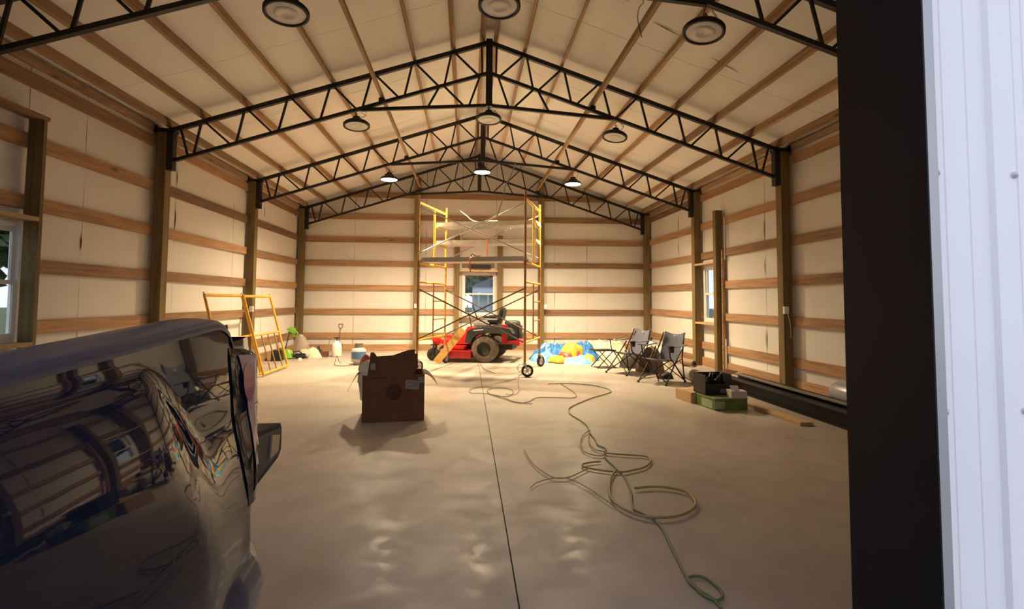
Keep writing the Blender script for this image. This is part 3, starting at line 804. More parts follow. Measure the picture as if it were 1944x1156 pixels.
# pale green cord draped over the top plank, orange cord lower, hung from the scaffold
def Sw(x, y, z):
    v = A0 + ux * x + Vector((-ux.y, ux.x)) * y; return (v.x, v.y, z)
def cord(name, pts, r, m, label, cat='cord', sub=8, jit=0):
    if pts[0][2] < .03: r *= .72
    P = [Vector(p) for p in pts]; out = []
    for i in range(len(P) - 1):
        p0 = P[max(0, i - 1)]; p1 = P[i]; p2 = P[i + 1]; p3 = P[min(len(P) - 1, i + 2)]
        for k in range(sub):
            t = k / sub
            out.append(.5 * ((2 * p1) + (-p0 + p2) * t + (2 * p0 - 5 * p1 + 4 * p2 - p3) * t * t + (-p0 + 3 * p1 - 3 * p2 + p3) * t ** 3))
    out.append(P[-1])
    if jit: out = [p + Vector((noise.noise(p * 6) * jit, noise.noise(p * 6 + Vector((9, 0, 0))) * jit, 0)) for p in out]
    return tag(obj(name, MB().tube(out, r, 7), m), label, cat)
PGR = mat('pale_green_cord', (.30, .40, .20), .6); ORG = mat('orange_cord', (.85, .22, .07), .5)
cord('extension_cord', [Sw(.42, 1.1, 3.12), Sw(.55, 1.12, 3.02), Sw(.66, 1.12, 2.93), Sw(.80, 1.1, 2.885), Sw(.92, 1.1, 2.876), Sw(1.0, 1.15, 2.88), Sw(1.05, 1.08, 2.92), Sw(.98, 1.02, 2.885), Sw(1.10, 1.0, 2.878), Sw(1.2, 1.1, 2.90), Sw(1.12, 1.18, 2.88), Sw(1.28, 1.14, 2.878), Sw(1.36, 1.05, 2.876)],
     .007, PGR, 'pale green cord draped over the highest scaffold plank')
cord('extension_cord', [Sw(1.50, -.06, 2.80), Sw(1.60, -.06, 3.1), Sw(1.64, -.02, 3.35), Sw(1.72, 0, 3.5), Sw(1.80, .05, 3.75)], .009, PGR, 'pale cord rising from the scaffold brace to the truss')
cord('extension_cord', [Sw(1.42, 1.1, 2.50), Sw(1.30, .95, 2.50), Sw(1.22, 1.15, 2.51), Sw(1.10, 1.0, 2.50), Sw(1.06, .90, 2.49), Sw(1.04, .90, 2.3), Sw(1.06, .85, 2.10), Sw(1.03, .50, 2.085), Sw(1.0, .02, 2.08), Sw(.99, .02, 1.92), Sw(1.0, .01, 1.82)],
     .011, ORG, 'orange cord hanging from the lower back plank past the front plank')
sawo = thing('hand_tool', 'small tan and white hand tool lying on the front scaffold plank', 'tool', Sw(1.06, .25, 2.07), srot)
obj('tool_body', MB().box((0, 0, .035), (.13, .07, .06), None, .012), mat('tan_plastic', (.35, .22, .08), .5), sawo)
obj('tool_handle', MB().tube([(-.12, 0, .01), (-.13, 0, .08), (-.08, 0, .10), (-.05, 0, .05)], .012), BLK, sawo)
obj('tool_blade', MB().box((.13, 0, .022), (.16, .02, .03), None, .004), WPL, sawo)

# ------------------------------------------------------------------ two frames leaning on the left wall
def lean_frame(y0, y1, xb, xt, zt, label, extra):
    t = thing('scaffold_section', label, 'scaffold section', (xb, y0, 0), 0, 'yellow scaffold frames leaning on the left wall')
    W = y1 - y0
    def L(u, h): return ((xt - xb) * h, u * W, .025 + (zt - .025) * h)
    obj('frame_bar', MB().tube([L(0, 1), L(1, 1)], .024), YEL, t)
    for u in (0, 1): obj('frame_post', MB().tube([L(u, 0), L(u, 1.0)], .021), YEL, t)
    obj('frame_bar', MB().tube([L(0, .02), L(1, .02)], .019), YEL, t)
    obj('frame_bar', MB().tube([L(0, .50), L(1, .50)], .017), YEL, t)
    for u in extra: obj('rung', MB().tube([L(u, .02), L(u, .50)], .012), RUST, t)
    for u in (0, 1): obj('coupling_pin', MB().tube([L(u, 1.0), L(u, 1.035)], .012), GALV, t)
    return t
lean_frame(9.22, 10.42, -3.69, -4.06, 1.36, 'yellow steel scaffold frame leaning on the left wall, farther of the two', (.28, .52, .78))
lean_frame(8.02, 9.30, -3.76, -4.12, 1.37, 'yellow steel scaffold frame leaning on the left wall, partly behind the truck', (.3, .6, .8))

# ------------------------------------------------------------------ zero-turn mower
mw = thing('riding_mower', 'red and black riding mower parked behind the scaffold under the back window', 'mower', (.23, 11.62, 0), math.atan2(.27, -.96))
def wheel(par, c, r, w, rimr, tm, rm, nm='wheel'):
    ax = Vector((0, 1, 0))
    o = obj(nm, MB().lathe([(rimr, -w / 2), (r * .9, -w / 2), (r, -w / 2 * .7), (r, w / 2 * .7), (r * .9, w / 2), (rimr, w / 2)], c, ax, 32), tm, par)
    obj('rim', MB().lathe([(0, w * .30), (rimr * .3, w * .34), (rimr * .8, w * .22), (rimr, w * .48), (rimr, -w * .48), (rimr * .8, -w * .22), (0, -w * .3)], c, ax, 24), rm, o)
    return o
DG = mat('dark_grey_fender', (.045, .047, .045), .45); DKR = mat('dark_rim', (.035, .035, .02), .6)
for y in (-.46, .46): wheel(mw, (0, y, .285), .285, .25, .15, DUSTR, DKR, 'rear_wheel')
for y in (-.40, .40):
    w = wheel(mw, (1.17, y, .135), .135, .12, .06, RUB, DKR, 'front_wheel')
    obj('caster_fork', MB().bar((1.17, y - .08, .14), (1.13, y - .08, .34), .04, .012, (0, 1, 0)).bar((1.17, y + .08, .14), (1.13, y + .08, .34), .04, .012, (0, 1, 0)).bb((1.08, y - .09, .33), (1.2, y + .09, .355)), BLK, w)
obj('front_frame', MB().box((1.09, 0, .40), (.16, .95, .09), None, .015).box((.9, 0, .37), (.5, .12, .08), None, .01).box((1.09, .42, .45), (.18, .14, .10), None, .02).box((1.09, -.42, .45), (.18, .14, .10), None, .02), RED, mw)
dk = MB().prism([(.28, -.62), (.28, .60), (.42, .66), (.92, .66), (.98, .4), (.98, -.4), (.92, -.62)], .09, .235, lambda u, v, w: (u, v, w))
dko = obj('mower_deck', dk, RED, mw)
obj('deck_rim', MB().prism([(.26, -.64), (.26, .62), (.42, .69), (.93, .69), (1.0, .42), (1.0, -.42), (.93, -.64)], .235, .25, lambda u, v, w: (u, v, w)), RED, dko)
obj('belt_cover', MB().box((.6, .42, .30), (.34, .26, .07), None, .015), RED, dko); obj('belt_cover', MB().box((.6, -.4, .30), (.34, .26, .07), None, .015), RED, dko)
obj('foot_platform', MB().prism([(.25, .38), (.30, .72), (.42, .74), (.60, .46), (.98, .36), (.98, .33), (.6, .36)], -.28, .34, lambda u, v, w: (u, w, v)), RED, mw, 'red sloping front cowl')
obj('chassis', MB().bb((-.55, -.28, .26), (.95, .28, .37)), BLK, mw)
for sg in (-1, 1):
    fen = MB().prism([(.42, .42), (.36, .66), (.24, .72), (-.30, .76), (-.55, .72), (-.62, .62), (-.40, .60), (-.30, .62), (.10, .62), (.24, .52), (.30, .40)], sg * .30, sg * .60, lambda u, v, w: (u, w, v))
    fo = obj('fender', fen, DG, mw)
    obj('fender_decal', MB().box((.12, sg * .603, .685), (.22, .004, .018), Matrix.Rotation(.12, 3, 'Y')), WPL, fo)
    obj('tank', MB().box((.10, sg * .46, .815), (.34, .22, .13), None, .04), mat('grey_silver_panel', (.5, .48, .45), .3, metal=.4), mw)
seat = MB().box((.0, 0, .83), (.46, .46, .10), None, .035)
so = obj('seat', seat, BLK, mw)
obj('backrest', MB().box((-.27, 0, 1.0), (.09, .44, .30), Matrix.Rotation(-.22, 3, 'Y'), .035), BLK, so)
obj('armrest', MB().box((-.05, .27, .95), (.30, .06, .05), None, .015).box((-.05, -.27, .95), (.30, .06, .05), None, .015), BLK, so)
for sg in (-1, 1):
    obj('control_lever', MB().tube([(.33, sg * .30, .60), (.38, sg * .30, .90), (.44, sg * .27, 1.08), (.47, sg * .22, 1.20)], .014), BLK, mw)
eng = MB().box((-.52, 0, .62), (.34, .46, .36), None, .04)
eo = obj('engine', eng, BLK, mw)
obj('muffler', MB().tube([(-.70, -.16, .56), (-.70, .16, .56)], .055, 12), DG, eo)
obj('engine_cover', MB().lathe([(.17, 0), (.17, .05), (.14, .08), (0, .085)], (-.5, 0, .79), (0, 0, 1), 20), DG, eo)
obj('rear_guard', MB().bb((-.74, -.48, .36), (-.68, .48, .50), .01).bb((-.48, .46, .40), (-.36, .50, .80), .01).bb((-.48, -.50, .40), (-.36, -.46, .80), .01).bb((-.72, .44, .40), (-.40, .50, .47), .01).bb((-.72, -.50, .40), (-.40, -.44, .47), .01), RED, mw)
# yellowish board leaning on mower
bd = MB(); a = Vector((-.91, 10.98, .03)); b = Vector((-.36, 10.99, .70))
bd.bar(a, b, .15, .035, (0, -1, .2))
tag(obj('board', bd, wood('yellow_board', (.62, .36, .10), (.50, .27, .07), 0, .05)), 'yellowish wooden board leaning against the front of the red mower', 'board')

# ------------------------------------------------------------------ cardboard box
bxr = math.atan2(5.897 - 5.812, -.748 + 1.396)
cb = thing('cardboard_box', 'large open brown cardboard box standing on the floor beside the truck', 'box', (-1.396, 5.812, 0), bxr)
BW, BD, BH = .655, .50, .50
def wallp(a, b, t=.008, z0=0, z1=BH):
    return MB().bar((a[0], a[1], (z0 + z1) / 2), (b[0], b[1], (z0 + z1) / 2), t, z1 - z0)
fo = obj('front_panel', wallp((0, 0), (BW, 0)), CARD, cb)
obj('back_panel', wallp((0, BD), (BW, BD)), CARD, cb)
obj('left_panel', wallp((0, 0), (-.03, BD)), CARD, cb)
obj('right_panel', wallp((BW, 0), (BW, BD)), CARD, cb)
obj('bottom_panel', MB().bb((0, 0, 0), (BW, BD, .01)), CARD, cb)
ff = MB()
def fflap(u, v):
    x = .045 + (BW - .15) * u
    h = .235 * v
    top = .07 * sst(.35, .95, u) - .03 + (.045 if u < .12 else 0) * v
    return (x + .03 * v * (1 - u), .02 * math.sin(v * 2) + .03 * noise.noise(Vector((u * 2, v * 2, 3))), BH + (h + top * v))
ff.grid(14, 8, fflap, True, thick=(0, .007, 0))
obj('front_flap', ff, CARD, cb)
obj('back_flap', MB().grid(8, 4, lambda u, v: (.05 + (BW - .1) * u, BD + .02 + .18 * v, BH + .13 * v + .03 * u * v), True, thick=(0, .007, 0)), CARD, cb)
obj('side_flap', MB().grid(4, 4, lambda u, v: (-.03 - .13 * v, .05 + (BD - .1) * u, BH + .03 - .20 * v ** 1.4), True, thick=(0, 0, .007)), CARD, cb)
obj('side_flap', MB().grid(4, 4, lambda u, v: (BW + .15 * v, .05 + (BD - .1) * u, BH + .0 - .13 * v ** 1.3 + .02 * math.sin(3 * v)), True, thick=(0, 0, .007)), CARD, cb)
PAPER = mat('grey_white_paper', (.28, .25, .21), .7); INK = mat('label_ink', (.09, .08, .07), .8)
def sticker(x, z, w, h, rot=0):
    R = Matrix.Rotation(rot, 3, 'Y'); y = -.006
    o = obj('paper_label', MB().box((x, y, z), (w, .002, h), R), PAPER, fo)
    m = MB()
    for k in range(5):
        if k == 2: continue
        m.box(Vector((x, y - .0015, z)) + R @ Vector((-w * .22 + .0 * k, 0, h * (.32 - .16 * k))), (w * .36, .001, h * .05), R)
    for k in range(7): m.box(Vector((x, y - .0015, z)) + R @ Vector((w * (.06 + .055 * k), 0, h * .05)), (w * .022, .001, h * .6), R)
    obj('label_print', m, INK, o)
sticker(.525, .395 , .145, .098, .10); sticker(.632 - .01, .445, .07, .062)
R0 = MB().box((.105, -.012, .60), (.052, .002, .072)); o = obj('paper_label', R0, PAPER, fo)
obj('print_circle', MB().lathe([(0, 0), (.082, 0), (.082, .002), (0, .002)], (.33, -.007, .32), (0, 1, 0), 32), CARDD, fo)
mm = MB()
for k, w in enumerate((.022, .03, .018, .028, .024, .03)): mm.box((.075 + .034 * k, -.006, .475), (w, .002, .018))
obj('print_marks', mm, CARDD, fo)
# contents: red and white plastic bag poking out
bag = MB()
def crump(c, rx, ry, h, seed, n=26, m=9, rough=.35, edge=.25):
    def fn(u, v):
        a = 2 * PI * u; r = v
        er = 1 + edge * noise.noise(Vector((math.cos(a) * 1.3 + seed, math.sin(a) * 1.3, seed)))
        x = c[0] + rx * r * er * math.cos(a); y = c[1] + ry * r * er * math.sin(a)
        k = abs(noise.noise(Vector((x * 5 + seed, y * 5, seed * 1.7)))) * 1.3 + .5 * abs(noise.noise(Vector((x * 13, y * 13, seed))))
        kk = noise.noise(Vector((x * 3.1 / max(rx, .15) * .4 + seed, y * 3.1 / max(ry, .15) * .4, seed * 2.3))) * .5 + .5
        z = c[2] + h * max(0, 1 - r ** 4) * (1 - rough + rough * (.7 * kk + .8 * k)) + .01 * k * (1 if r < .98 else 0)
        return (x, y, z)
    return fn
bg_ = thing('plastic_bag', 'crumpled red and white plastic bag poking out of the big cardboard box', 'bag', (-1.396, 5.812, 0), bxr)
obj('bag_white', MB().grid(22, 8, crump((.03, .16, .42), .10, .13, .26, 3.3), True).grid(22, 3, lambda u, v: (.03 + .09 * math.cos(2 * PI * u) * (1 - .3 * v), .16 + .12 * math.sin(2 * PI * u) * (1 - .3 * v), .42 - .2 * v), True), mat('white_bag_plastic', (.68, .62, .52), .3), bg_)
obj('bag_red', MB().grid(22, 8, crump((.03, .22, .53), .09, .10, .20, 6.1), True), mat('red_bag_plastic', (.62, .12, .08), .35), bg_)

# ------------------------------------------------------------------ folding chairs
def make_chair(loc, rz, label):
    t = thing('folding_chair', label, 'chair', loc, rz, 'folding camp chairs by the right wall')
    T = lambda pts, r=.011: MB().tube(pts, r, 8)
    fb_, rb = .30, -.30; w = .25
    for s in (-1, 1):
        obj('leg', T([(fb_, s * w, .01), (-.08, s * w * .95, .40), (-.24, s * w, .56)]), BLK, t)      # front foot up to arm back
        obj('leg', T([(rb, s * w, .01), (.02, s * w * .9, .34), (.16, s * w, .42), (.20, s * w, .60)]), BLK, t)
        obj('back_post', T([(rb + .02, s * w, .03), (-.22, s * w * .98, .40), (-.40, s * .19, .79)]), BLK, t)
        obj('armrest', MB().grid(8, 3, lambda u, v: (.24 - .52 * u, s * (w + .02) + (v - .5) * .06, .60 - .02 * math.sin(PI * u)), True, thick=(0, 0, .012)), FAB, t)
        for p in ((fb_, s * w), (rb, s * w)):
            obj('foot', MB().lathe([(0, 0), (.02, 0), (.02, .02), (.012, .035), (0, .035)], (p[0], p[1], 0), (0, 0, 1), 10), BLK, t)
    obj('cross_bar', T([(fb_ - .02, -w, .03), (.12, w, .40)], .009), BLK, t)
    obj('cross_bar', T([(fb_ - .02, w, .03), (.12, -w, .40)], .009), BLK, t)
    obj('cross_bar', T([(rb + .02, -w, .03), (-.18, w, .38)], .009), BLK, t)
    obj('cross_bar', T([(rb + .02, w, .03), (-.18, -w, .38)], .009), BLK, t)
    obj('seat', MB().grid(10, 10, lambda u, v: (.22 - .44 * u, (v - .5) * 2 * (w - .01), .40 - .06 * u - .035 * math.sin(PI * v) * math.sin(PI * min(1, u + .2))), True, thick=(0, 0, -.008)), FAB, t)
    def bk(u, v):
        hw = .205 - .012 * math.sin(PI * u); y = (v - .5) * 2 * (hw + (.03 * (1 - u) * -1 if u < .5 else -.015))
        sagt = .045 * math.sin(PI * v) * (u ** 6)
        x = -.19 - .25 * u - .03 * math.sin(PI * v); z = .33 + .475 * u - sagt
        return (x, y, z)
    bo = obj('backrest', MB().grid(14, 12, bk, True, thick=(-.008, 0, 0)), FAB, t)
    obj('logo', MB().box((-.415, 0, .74), (.004, .028, .016), Matrix.Rotation(-.44, 3, 'Y')), WPL, bo)
    ch = obj('cup_holder', MB().lathe([(0, -.10), (.038, -.10), (.045, 0), (.040, 0), (.034, -.09)], (.17, w + .03, .61), (0, 0, 1), 16), BLK, t)
    return t
ca = math.atan2(-.62, -.78)
make_chair((2.90, 8.40, 0), ca, 'dark blue grey folding camp chair, nearer right one of the pair')
make_chair((2.66, 9.45, 0), math.atan2(-.50, -.86), 'dark blue grey folding camp chair, farther left one of the pair')

# ------------------------------------------------------------------ heaps at the back right
BLU = mat('blue_vinyl', (.03, .16, .42), .35, noise_amt=.25, noise_scale=4); LBLU = mat('light_blue_vinyl', (.14, .36, .58), .4, noise_amt=.15)
YLW = mat('yellow_vinyl', (.62, .36, .03), .4, noise_amt=.1); RDV = mat('red_vinyl', (.7, .07, .04), .4)
inf = thing('deflated_bounce_house', 'crumpled blue, yellow and red inflatable heaped near the back wall', 'inflatable', (1.9, 11.5, 0))
for nm, c, rx, ry, h, sd, m_ in (('blue_vinyl', (-.1, .25, 0), .62, .42, .36, 1.1, BLU), ('blue_vinyl', (.45, .20, 0), .36, .36, .36, 2.7, BLU), ('light_blue_vinyl', (.1, -.35, 0), .62, .34, .12, 3.9, LBLU),
                                 ('yellow_vinyl', (.12, .0, .1), .27, .27, .30, 5.2, YLW), ('yellow_vinyl', (-.25, -.42, .02), .22, .20, .14, 6.5, YLW), ('yellow_vinyl', (.42, -.42, .02), .17, .22, .16, 7.4, YLW),
                                 ('red_vinyl', (-.05, -.22, .05), .16, .16, .18, 8.1, RDV), ('light_blue_vinyl', (-.48, -.15, 0), .30, .30, .18, 9.6, LBLU), ('red_vinyl', (.2, -.15, .08), .12, .12, .16, 11.6, RDV)):
    obj(nm, MB().grid(44, 14, crump(c, rx, ry, h, sd, rough=.5, edge=.5), False), m_, inf)
SHT = mat('beige_sheeting', (.62, .52, .38), .4, bump=.2, bump_scale=12)
tag(obj('plastic_sheeting', MB().grid(50, 16, crump((3.0, 12.3, 0), .60, .6, .40, 4.4, rough=.45, edge=.3), False), SHT), 'heap of crumpled beige sheeting between the inflatable and the chairs', 'sheeting')
tag(obj('plastic_sheeting', MB().grid(50, 16, crump((3.75, 11.2, 0), .45, .7, .38, 8.4, rough=.45, edge=.3), False), mat('pale_sheeting', (.72, .66, .52), .4, bump=.2, bump_scale=12)), 'pale crumpled sheeting in the right back corner behind the chairs', 'sheeting')
tag(obj('duffel_bag', MB().grid(30, 12, crump((3.15, 9.65, 0), .26, .24, .42, 2.2, rough=.3), True), mat('brown_bag', (.20, .13, .08), .8)), 'brown slumped bag on the floor between the two camp chairs', 'bag')
tag(obj('dark_bag', MB().grid(26, 10, crump((3.05, 10.3, 0), .30, .26, .34, 5.2, rough=.35), True), mat('dark_brown_bag', (.055, .042, .035), .7)), 'dark bag behind the farther camp chair', 'bag')
tag(obj('shoe_bag', MB().grid(24, 8, crump((3.12, 8.78, 0), .14, .11, .11, 7.7, rough=.35), True), BLK), 'small black bundle on floor behind the nearer chair', 'bag')
# low side table by the far chair
st = thing('camp_table', 'low dark folding camp table with thin legs left of the farther chair', 'table', (2.42, 10.3, 0), .2)
obj('tabletop', MB().box((0, 0, .34), (.42, .34, .018), None, .004), BLK, st)
for sx, sy in ((-1, -1), (-1, 1), (1, -1), (1, 1)): obj('leg', MB().tube([(sx * .19, sy * .15, 0), (-sx * .15, sy * .15, .335)], .009, 6), BLK, st)
# wrapped roll end by the right wall and long grey roll
rl = thing('grey_ribbed_roll', 'long grey ribbed roll on the floor along the right wall behind the black crate', 'roll', (3.40, 7.90, 0))
mb = MB(); pr_ = []
for k in range(61): pr_.append((.095 + (.006 if k % 2 else 0), k * .02))
mb.lathe([(0, 0)] + pr_ + [(0, 1.2)], (0, 0, .102), (.13, 1, 0), 20); obj('roll_body', mb, mat('grey_plastic_film', (.42, .38, .33), .5), rl)
lg = thing('rolled_mat', 'short tan roll lying on the far end of the grey ribbed roll', 'roll', (3.56, 8.62, .203), .13)
obj('mat_body', MB().lathe([(0, 0), (.055, 0), (.06, .01), (.06, .40), (.055, .41), (0, .41)], (0, 0, .062), (0, 1, 0), 18), mat('tan_mat', (.42, .28, .16), .7), lg)
obj('dark_core', MB().lathe([(0, -.004), (.028, -.004), (.028, .0), (0, .0)], (0, 0, .062), (0, 1, 0), 14), BLK, lg)

# steel beams on the floor
def ibeam(x, y0, y1, w, h, label, z=0):
    t = thing('steel_beam', label, 'beam', (x, y0, z), 0)
    L = y1 - y0
    obj('flange', MB().bb((0, 0, 0), (w, L, .012)), BEAM, t)
    obj('flange', MB().bb((0, 0, h - .012), (w, L, h)), BEAM, t)
    obj('web', MB().bb((w / 2 - .006, 0, .0125), (w / 2 + .006, L, h - .0125)), BEAM, t)
    return t
ibeam(3.66, 5.08, 7.86, .17, .17, 'black steel beam on the floor along the right wall, nearer the room')
ibeam(3.88, 4.95, 7.95, .17, .20, 'black steel beam on the floor, the one nearer the right wall')
ib = thing('flat_steel_bar', 'long pale grey steel strip lying on top of the black beams', 'bar', (3.84, 5.0, .202))
obj('bar', MB().bb((0, 0, 0), (.09, 2.9, .012)), mat('mill_steel', (.22, .20, .17), .45, metal=.3, noise_amt=.2), ib)
# plastic wrapped bundle on the beams at right
wr = thing('wrapped_bundle', 'grey white plastic wrapped bundle beside the black door post', 'bundle', (4.20, 4.85, 0))
def fw(u, v):
    a = 2 * PI * u; r = .17 + .008 * noise.noise(Vector((math.cos(a) * 2, v * 6, 1))) + .006 * abs(math.sin(a * 6))
    e = 1 - .12 * (abs(2 * v - 1) ** 8)
    return (r * e * math.cos(a) * 1.0, 1.15 * v, .21 + r * e * math.sin(a) * .85 + .04)
mb = MB().grid(36, 14, fw, True)
for vv, s in ((0, -1), (1, 1)):
    ring = [fw(k / 24, vv) for k in range(24)]; mb.add(ring, [list(range(24))])
obj('film', mb, mat('wrapping_film', (.42, .42, .46), .25, coat=.6), wr)
mb = MB()
for k in range(3): mb.tube([(.17 * math.cos(a), .25 + .3 * k, .25 + .147 * math.sin(a)) for a in [2 * PI * q / 20 for q in range(20)]], .005, 5, closed=True)
obj('strap', mb, GALV, wr)
obj('support_block', MB().bb((-.12, .1, 0), (.12, .25, .10)).bb((-.12, .85, 0), (.12, 1.0, .10)), PLK, wr)
# lumber
pk = thing('lumber_plank', 'short light wooden plank on the floor in front of the steel beams', 'plank', (3.36, 5.40, 0), .03)
obj('board', MB().bb((-.075, 0, .0), (.075, 1.12, .038), .003), PLK, pk)
# boxes stack
gb = thing('green_box', 'low green cardboard box on the floor under the black crate and white box', 'box', (2.73, 6.20, 0), .10)
GB = mat('green_cardboard', (.13, .22, .05), .6, noise_amt=.35, noise_scale=6)
obj('carton', MB().bb((0, 0, 0), (.44, .42, .125), .004), GB, gb)
obj('lid', MB().bb((-.004, -.004, .1255), (.444, .424, .145), .003), mat('green_lid', (.20, .27, .11), .6), gb)
obj('print_panel', MB().bb((.0, -.0015, .015), (.13, -.0008, .11)).bb((-.0015, .06, .015), (-.0008, .30, .11)), mat('pale_green_print', (.36, .45, .30), .6), gb)
tbx = thing('tan_box', 'flat tan cardboard box on the floor left behind the green box', 'box', (2.63, 6.66, 0), .12)
obj('carton', MB().bb((0, 0, 0), (.36, .40, .13), .004), CARDT, tbx)
obj('flap', MB().bb((.01, .0, .131), (.35, .19, .137)).bb((.01, .21, .131), (.35, .40, .137)), CARDT, tbx)
cr = thing('black_crate', 'black open crate full of dark cables and tools on the green box', 'crate', (2.715, 6.42, .147), .08)
cw, cd, chh = .36, .30, .25
mbk = MB().bb((0, 0, 0), (cw, cd, .01)); mbk.bb((0, 0, .0), (cw, .01, .13)); mbk.bb((0, cd - .01, 0), (cw, cd, chh)); mbk.bb((0, 0, 0), (.01, cd, chh)); mbk.bb((cw - .01, 0, 0), (cw, cd, chh))
obj('crate_body', mbk, BLK, cr)
obj('crate_flap', MB().grid(3, 3, lambda u, v: (cw + .10 * v, .02 + .26 * u, chh - .0 + .03 * v), False, thick=(0, 0, .006)), CARD, cr)
obj('grey_label', MB().bb((.20, -.004, .02), (.31, -.001, .075)), mat('grey_label', (.18, .17, .17), .6), cr)
rr_ = random.Random(3)
for k in range(5):
    cx_, cy_ = rr_.uniform(.08, .28), rr_.uniform(.07, .22); r0 = rr_.uniform(.04, .07); zz = .10 + .025 * k
    pts = [(cx_ + r0 * math.cos(a), cy_ + r0 * math.sin(a) * .9, zz + .045 * math.sin(a * 2 + k)) for a in [2 * PI * q / 18 for q in range(18)]]
    tag(obj('coiled_cable', MB().tube(pts, .010, 6, closed=True), BLK), 'black coiled cable in the black crate, ' + ('lowest coil', 'second coil from the bottom', 'middle coil', 'second coil from the top', 'topmost coil')[k], 'cable', 'black cables in the crate')
    o = bpy.context.scene.collection.objects[-1]; o.location = (2.715, 6.42, .147); o.rotation_euler = (0, 0, .08)
for k, (px_, py_, pz_) in enumerate(((.09, .10, .24), (.24, .12, .23))):
    t = thing('tool_clip', 'small dark tool with shiny tip standing in the black crate, ' + ('left one' if k == 0 else 'right one'), 'tool', (2.715 + px_, 6.42 + py_, .147 + .01))
    obj('grip', MB().tube([(0, 0, 0), (0.01, .02, pz_ - .04)], .014), BLK, t)
    obj('tip', MB().tube([(0.01, .02, pz_ - .04), (.03, .01, pz_ + .02)], .007), CHR, t)
wbx = thing('white_box', 'small white carton on the green box in front of the crate', 'box', (2.94, 6.20, .1455), -.12)
obj('carton', MB().bb((0, 0, 0), (.19, .17, .088), .003), mat('white_card', (.56, .50, .47), .6), wbx)
obj('flap', MB().grid(3, 3, lambda u, v: (.02 + .10 * u, .05 + .07 * v, .0885 + .05 * v), False, thick=(0, 0, .003)), mat('white_card_flap', (.56, .50, .47), .6), wbx)
obj('opening', MB().bb((.05, .015, .0885), (.09, .04, .090)), BLK, wbx)

# ------------------------------------------------------------------ things along the back wall, left
tk = thing('propane_tank', 'white propane tank with blue label near the back wall', 'tank', (-2.47, 10.93, 0), .2)
obj('cylinder', MB().lathe([(0, .03), (.10, .03), (.145, .07), (.152, .12), (.152, .25), (.14, .30), (.09, .335), (.03, .345), (0, .345)], n=28), mat('tank_paint', (.48, .45, .42), .4), tk)
obj('foot_ring', MB().lathe([(.10, 0), (.105, 0), (.105, .05), (.10, .05), (.10, 0)], n=24), mat('tank_ring', (.45, .42, .40), .4), tk)
obj('label_band', MB().grid(12, 2, lambda u, v: (.1535 * math.cos(-2.6 + 2.2 * u), .1535 * math.sin(-2.6 + 2.2 * u), .12 + .14 * v), True), mat('blue_label', (.10, .22, .42), .5), tk)
col_ = MB()
for a0 in (.3, .3 + PI):
    col_.grid(8, 1, lambda u, v: (.085 * math.cos(a0 + 2.2 * u), .085 * math.sin(a0 + 2.2 * u), .325 + .10 * v), True, thick=(0, 0, .004))
col_.tube([(.085 * math.cos(a), .085 * math.sin(a), .43) for a in [2 * PI * k / 20 for k in range(20)]], .008, 6, closed=True)
obj('collar', col_, mat('tank_collar', (.45, .42, .38), .4), tk)
obj('valve', MB().lathe([(0, .34), (.02, .34), (.02, .38), (.03, .385), (.03, .40), (0, .40)], n=12), mat('brass', (.5, .35, .12), .3, metal=.9), tk)
cord('gas_hose', [(-2.35, 10.75, .012), (-2.6, 10.62, .01), (-2.85, 10.66, .01), (-2.93, 10.9, .05), (-2.92, 11.0, .16), (-2.88, 11.03, .05), (-2.83, 11.0, .01)], .007, BLK, 'thin dark hose looped on the floor left of the propane tank', 'hose')
spy = thing('garden_sprayer', 'white plastic pump sprayer standing at the back wall', 'sprayer', (-3.25, 12.35, 0))
obj('tank', MB().lathe([(0, 0), (.10, 0), (.108, .03), (.108, .24), (.09, .30), (.05, .33), (.045, .36), (0, .36)], n=24), WPL, spy)
obj('pump_handle', MB().tube([(0, 0, .36), (0, 0, .43)], .012).tube([(-.06, 0, .43), (.06, 0, .43)], .012), BLK, spy)
obj('spray_hose', MB().tube([(-.05, 0, .32), (-.12, 0, .42), (-.17, 0, .38), (-.18, 0, .15), (-.17, -.02, .02)], .008, 6), mat('grey_hose', (.3, .26, .2), .6), spy)
sh = thing('spade', 'dark D-handled spade standing against the back wall behind the sprayer', 'spade', (-3.28, 12.62, 0))
obj('shaft', MB().tube([(0, 0, .25), (0, .15, .62)], .014), mat('spade_shaft', (.16, .07, .03), .6), sh)
obj('handle', MB().tube([(0, .15, .60), (-.045, .17, .66), (-.045, .19, .72), (.045, .19, .72), (.045, .17, .66), (0, .15, .60)], .011, 6), mat('spade_handle', (.10, .045, .025), .5), sh)
obj('blade', MB().grid(4, 4, lambda u, v: ((u - .5) * .18 * (1 - .5 * (1 - v) ** 3), -.02 + .02 * v + .02 * abs(u - .5), .27 * v), True, thick=(0, .004, 0)), DKM, sh)
bb_ = thing('brown_box', 'small dark red brown box beside the white sprayer', 'box', (-3.52, 12.35, 0), .1)
obj('carton', MB().box((0, 0, .06), (.16, .16, .12), None, .006), mat('dark_red_card', (.13, .05, .035), .7), bb_)
tag(obj('crumpled_bag', MB().grid(30, 10, crump((-3.85, 12.25, 0), .28, .18, .20, 12.3, rough=.4), False), mat('cream_paper', (.66, .58, .42), .6)), 'crumpled cream paper bag on the floor by the back wall', 'bag')
tag(obj('clear_bag', MB().grid(30, 10, crump((-4.15, 12.72, 0), .22, .16, .46, 15.3, rough=.35), False), mat('cloudy_plastic', (.60, .50, .42), .3, alpha=.55)), 'cloudy clear plastic bag in the back left corner', 'bag')
tr = thing('string_trimmer', 'green string trimmer propped up in the back left corner', 'trimmer', (-4.25, 12.1, 0))
GR2 = mat('bright_green_plastic', (.22, .48, .06), .35)
